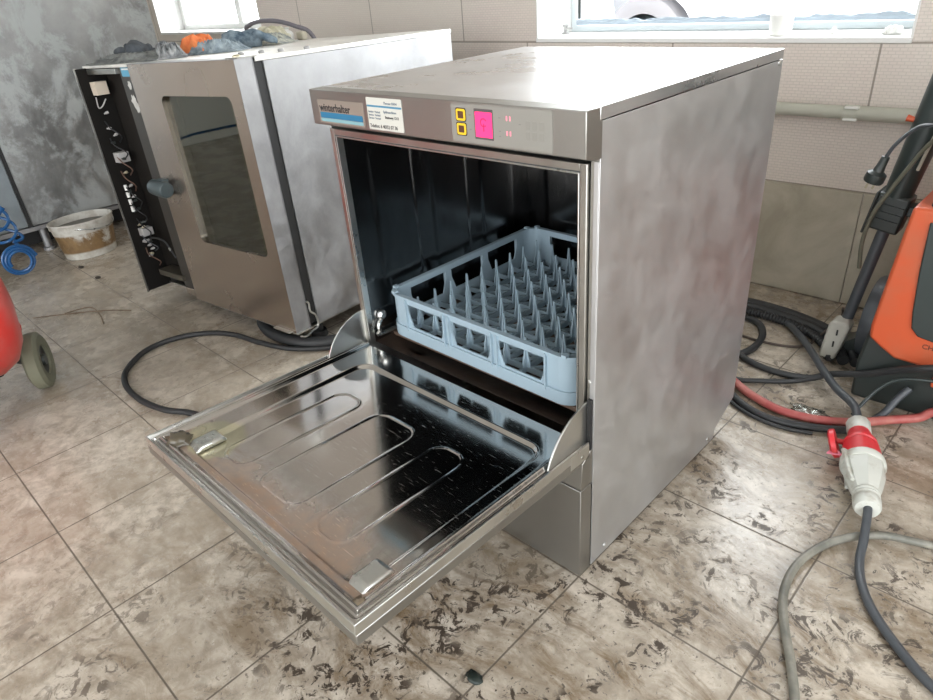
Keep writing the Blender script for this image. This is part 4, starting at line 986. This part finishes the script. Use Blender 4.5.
# orange shell: shaped plate extruded back, symmetric about x = 1.02
half = [(.808, .488), (.802, .43), (.797, .36), (.790, .27), (.785, .203), (.787, .172), (.815, .153), (.846, .134), (.95, .130)]
cxm = 1.02; full = half+[(2*cxm-x, z) for x, z in reversed(half)]
MB().prism(full, (0, .30, 0), (0, yo, 0)).build('orange_shell', M_orange, pwz, bevel=.008, seg=3)
MB().prism([(.845, .462), (.850, .35), (.858, .26), (.864, .222), (.880, .205), (.91, .200), (1.13, .200), (1.16, .205), (1.176, .222), (1.182, .26), (1.19, .35), (1.195, .462)], (0, -.006, 0), (0, yo, 0)).build('front_grille', M_green, pwz, bevel=.003)
MB().prism([(.822, .44), (.832, .462), (.852, .66), (.92, .76), (1.14, .76), (1.19, .70), (1.20, .462), (1.21, .45)], (0, .16, 0), (0, yo+.02, 0)).build('upper_housing', M_green, pwz, bevel=.010, seg=3)
MB().prism([(.775, .0), (.772, .10), (.784, .20), (.83, .20), (1.24, .20), (1.262, .10), (1.265, 0)], (0, .32, 0), (0, yo+.012, 0)).build('base', M_blackgloss, pwz, bevel=.008)
MB().box(.930, .975, yo-.012, yo+.01, .150-.055, .150-.030).build('orange_knob', M_orange, pwz, bevel=.004)
text('shell_lettering', 'CHV', .016, mat('dark_brown_print', (.12, .03, .015), .5), pwz, (.893, yo-.0004, .156+.022))
for x in (.745, 1.295): MB().lathe((x-.02, 1.10, .11), (1, 0, 0), [(0, 0), (.07, 0), (.105, .005), (.11, .012), (.11, .034), (.105, .04), (.05, .04), (0, .038)], 36).build('wheel', M_hose, pwz)
mb = MB().prism([(.650, .0), (.650, .040), (.70, .046), (.735, .075), (.772, .115), (.80, .12), (.80, 0)], (0, .07, 0), (0, 1.038, 0))
mb.build('lance_holder', M_blackgloss, pwz, bevel=.004)
MB().box(.735, .835, 1.035, 1.075, .405, .430).build('handle_bracket', M_blackgloss, pwz, bevel=.003)
MB().box(.800, .840, .90, 1.08, .405, .435).build('handle_bracket', M_blackgloss, pwz, bevel=.003)
ln = thing('spray_lance', 'long black spray lance with a grey nozzle guard leaning beside the orange washer', 'spray lance', (0, 0, 0))
yl = 1.05
MB().cyl((.693, yl-.02, .11), (.730, yl, .40), .0135, .0145, 20).build('lance_tube', M_hose, ln)
mb = MB().cyl((.732, yl, .43), (.784, yl, .745), .030, .036, 28).cyl((.784, yl, .745), (.82, yl, 1.02), .036, .044, 28)
mb.build('trigger_grip', M_green, ln)
MB().box(-.036, .036, -.03, .03, -.045, .045).build('clamp', M_blackgloss, ln, bevel=.006, loc=(.729, yl, .410)).rotation_euler = (0, .16, 0)
MB().box(-.040, -.034, -.034, .034, -.052, .052).build('clamp_plate', M_blackgloss, ln, bevel=.002, loc=(.729, yl-.002, .403)).rotation_euler = (0, .16, 0)
for dz_ in (-.018, .0, .018): MB().box(-.030, .030, -.034, -.030, dz_-.004, dz_+.004).build('clamp_rib', M_blackgloss, ln, loc=(.729, yl, .410)).rotation_euler = (0, .16, 0)
MB().prism([(-.020, .0), (.020, .0), (.026, .100), (.018, .112), (-.018, .112), (-.024, .100)], (0, .05, 0), (.674, yl-.065, .012), ((1, 0, 0), (.14, 0, .99))).build('nozzle_guard', mat('grey_nozzle_plastic', (.42, .41, .36), .5), ln, bevel=.006)
for z_ in (.095, .130): MB().box(.680+z_*.1-.006, .680+z_*.1-.002, yl-.067, yl-.064, z_-.044, z_-.028).build('slot', M_dark, ln)
MB().cyl((.768, yl-.034, .52), (.800, yl-.040, .68), .0035, n=8).build('trigger_wire', mat('bare_wire', (.45, .43, .36), .4), ln)
MB().lathe((.722, yl-.01, .625), (-1, 0, .2), [(.006, -.012), (.007, 0), (.008, .004), (0, .006)], 14).build('orange_button', M_orange, ln)
ep = thing('mains_plug', 'black mains plug hanging from its cord beside the spray lance', 'plug', (0, 0, 0))
q0 = Vector((.694, .985, .502)); q1 = Vector((.708, .985, .555))
dq = (q1-q0).normalized()
MB().lathe(q0, dq, [(0, -.012), (.020, -.011), (.022, -.006), (.021, .010), (.012, .016), (.010, .028), (.0085, .050), (.004, .052)], 24).build('plug_body', M_blackgloss, ep)
MB().cyl(q0-dq*.028+Vector((.006, 0, 0)), q0-dq*.01+Vector((.006, 0, 0)), .0022, n=8).build('pin', M_brass, ep)
MB().cyl(q0-dq*.028-Vector((.008, 0, 0)), q0-dq*.01-Vector((.008, 0, 0)), .0022, n=8).build('pin', M_brass, ep)
MB().tube([tuple(q1-dq*.006), (.718, .98, .575), (.737, .975, .602), (.762, .965, .625), (.79, .94, .635), (.86, .90, .655), (.95, .868, .66)], .0042, 8).build('cord', M_hose, ep)
cable('olive_cord', [(.699, 1.01, .27), (.695, 1.0, .34), (.706, .99, .415), (.730, .985, .475), (.758, .975, .535), (.788, .955, .592), (.83, .92, .635), (.90, .87, .66)], .0048, mat('olive_cord', (.11, .11, .08), .5), 'olive-grey cord wrapped down beside the spray lance', 'cord')

# shared group phrases of things of one kind
for o in bpy.data.objects:
    if o.parent or 'label' not in o: continue
    b_ = o.name.split('.')[0]
    g_ = {'corrugated_hose': 'turns of corrugated hose along the wall', 'work_glove': 'work gloves on the oven', 'twig': 'twigs on the floor', 'mud_clod': 'mud crumbs on the floor'}.get(b_)
    if g_: o['group'] = g_
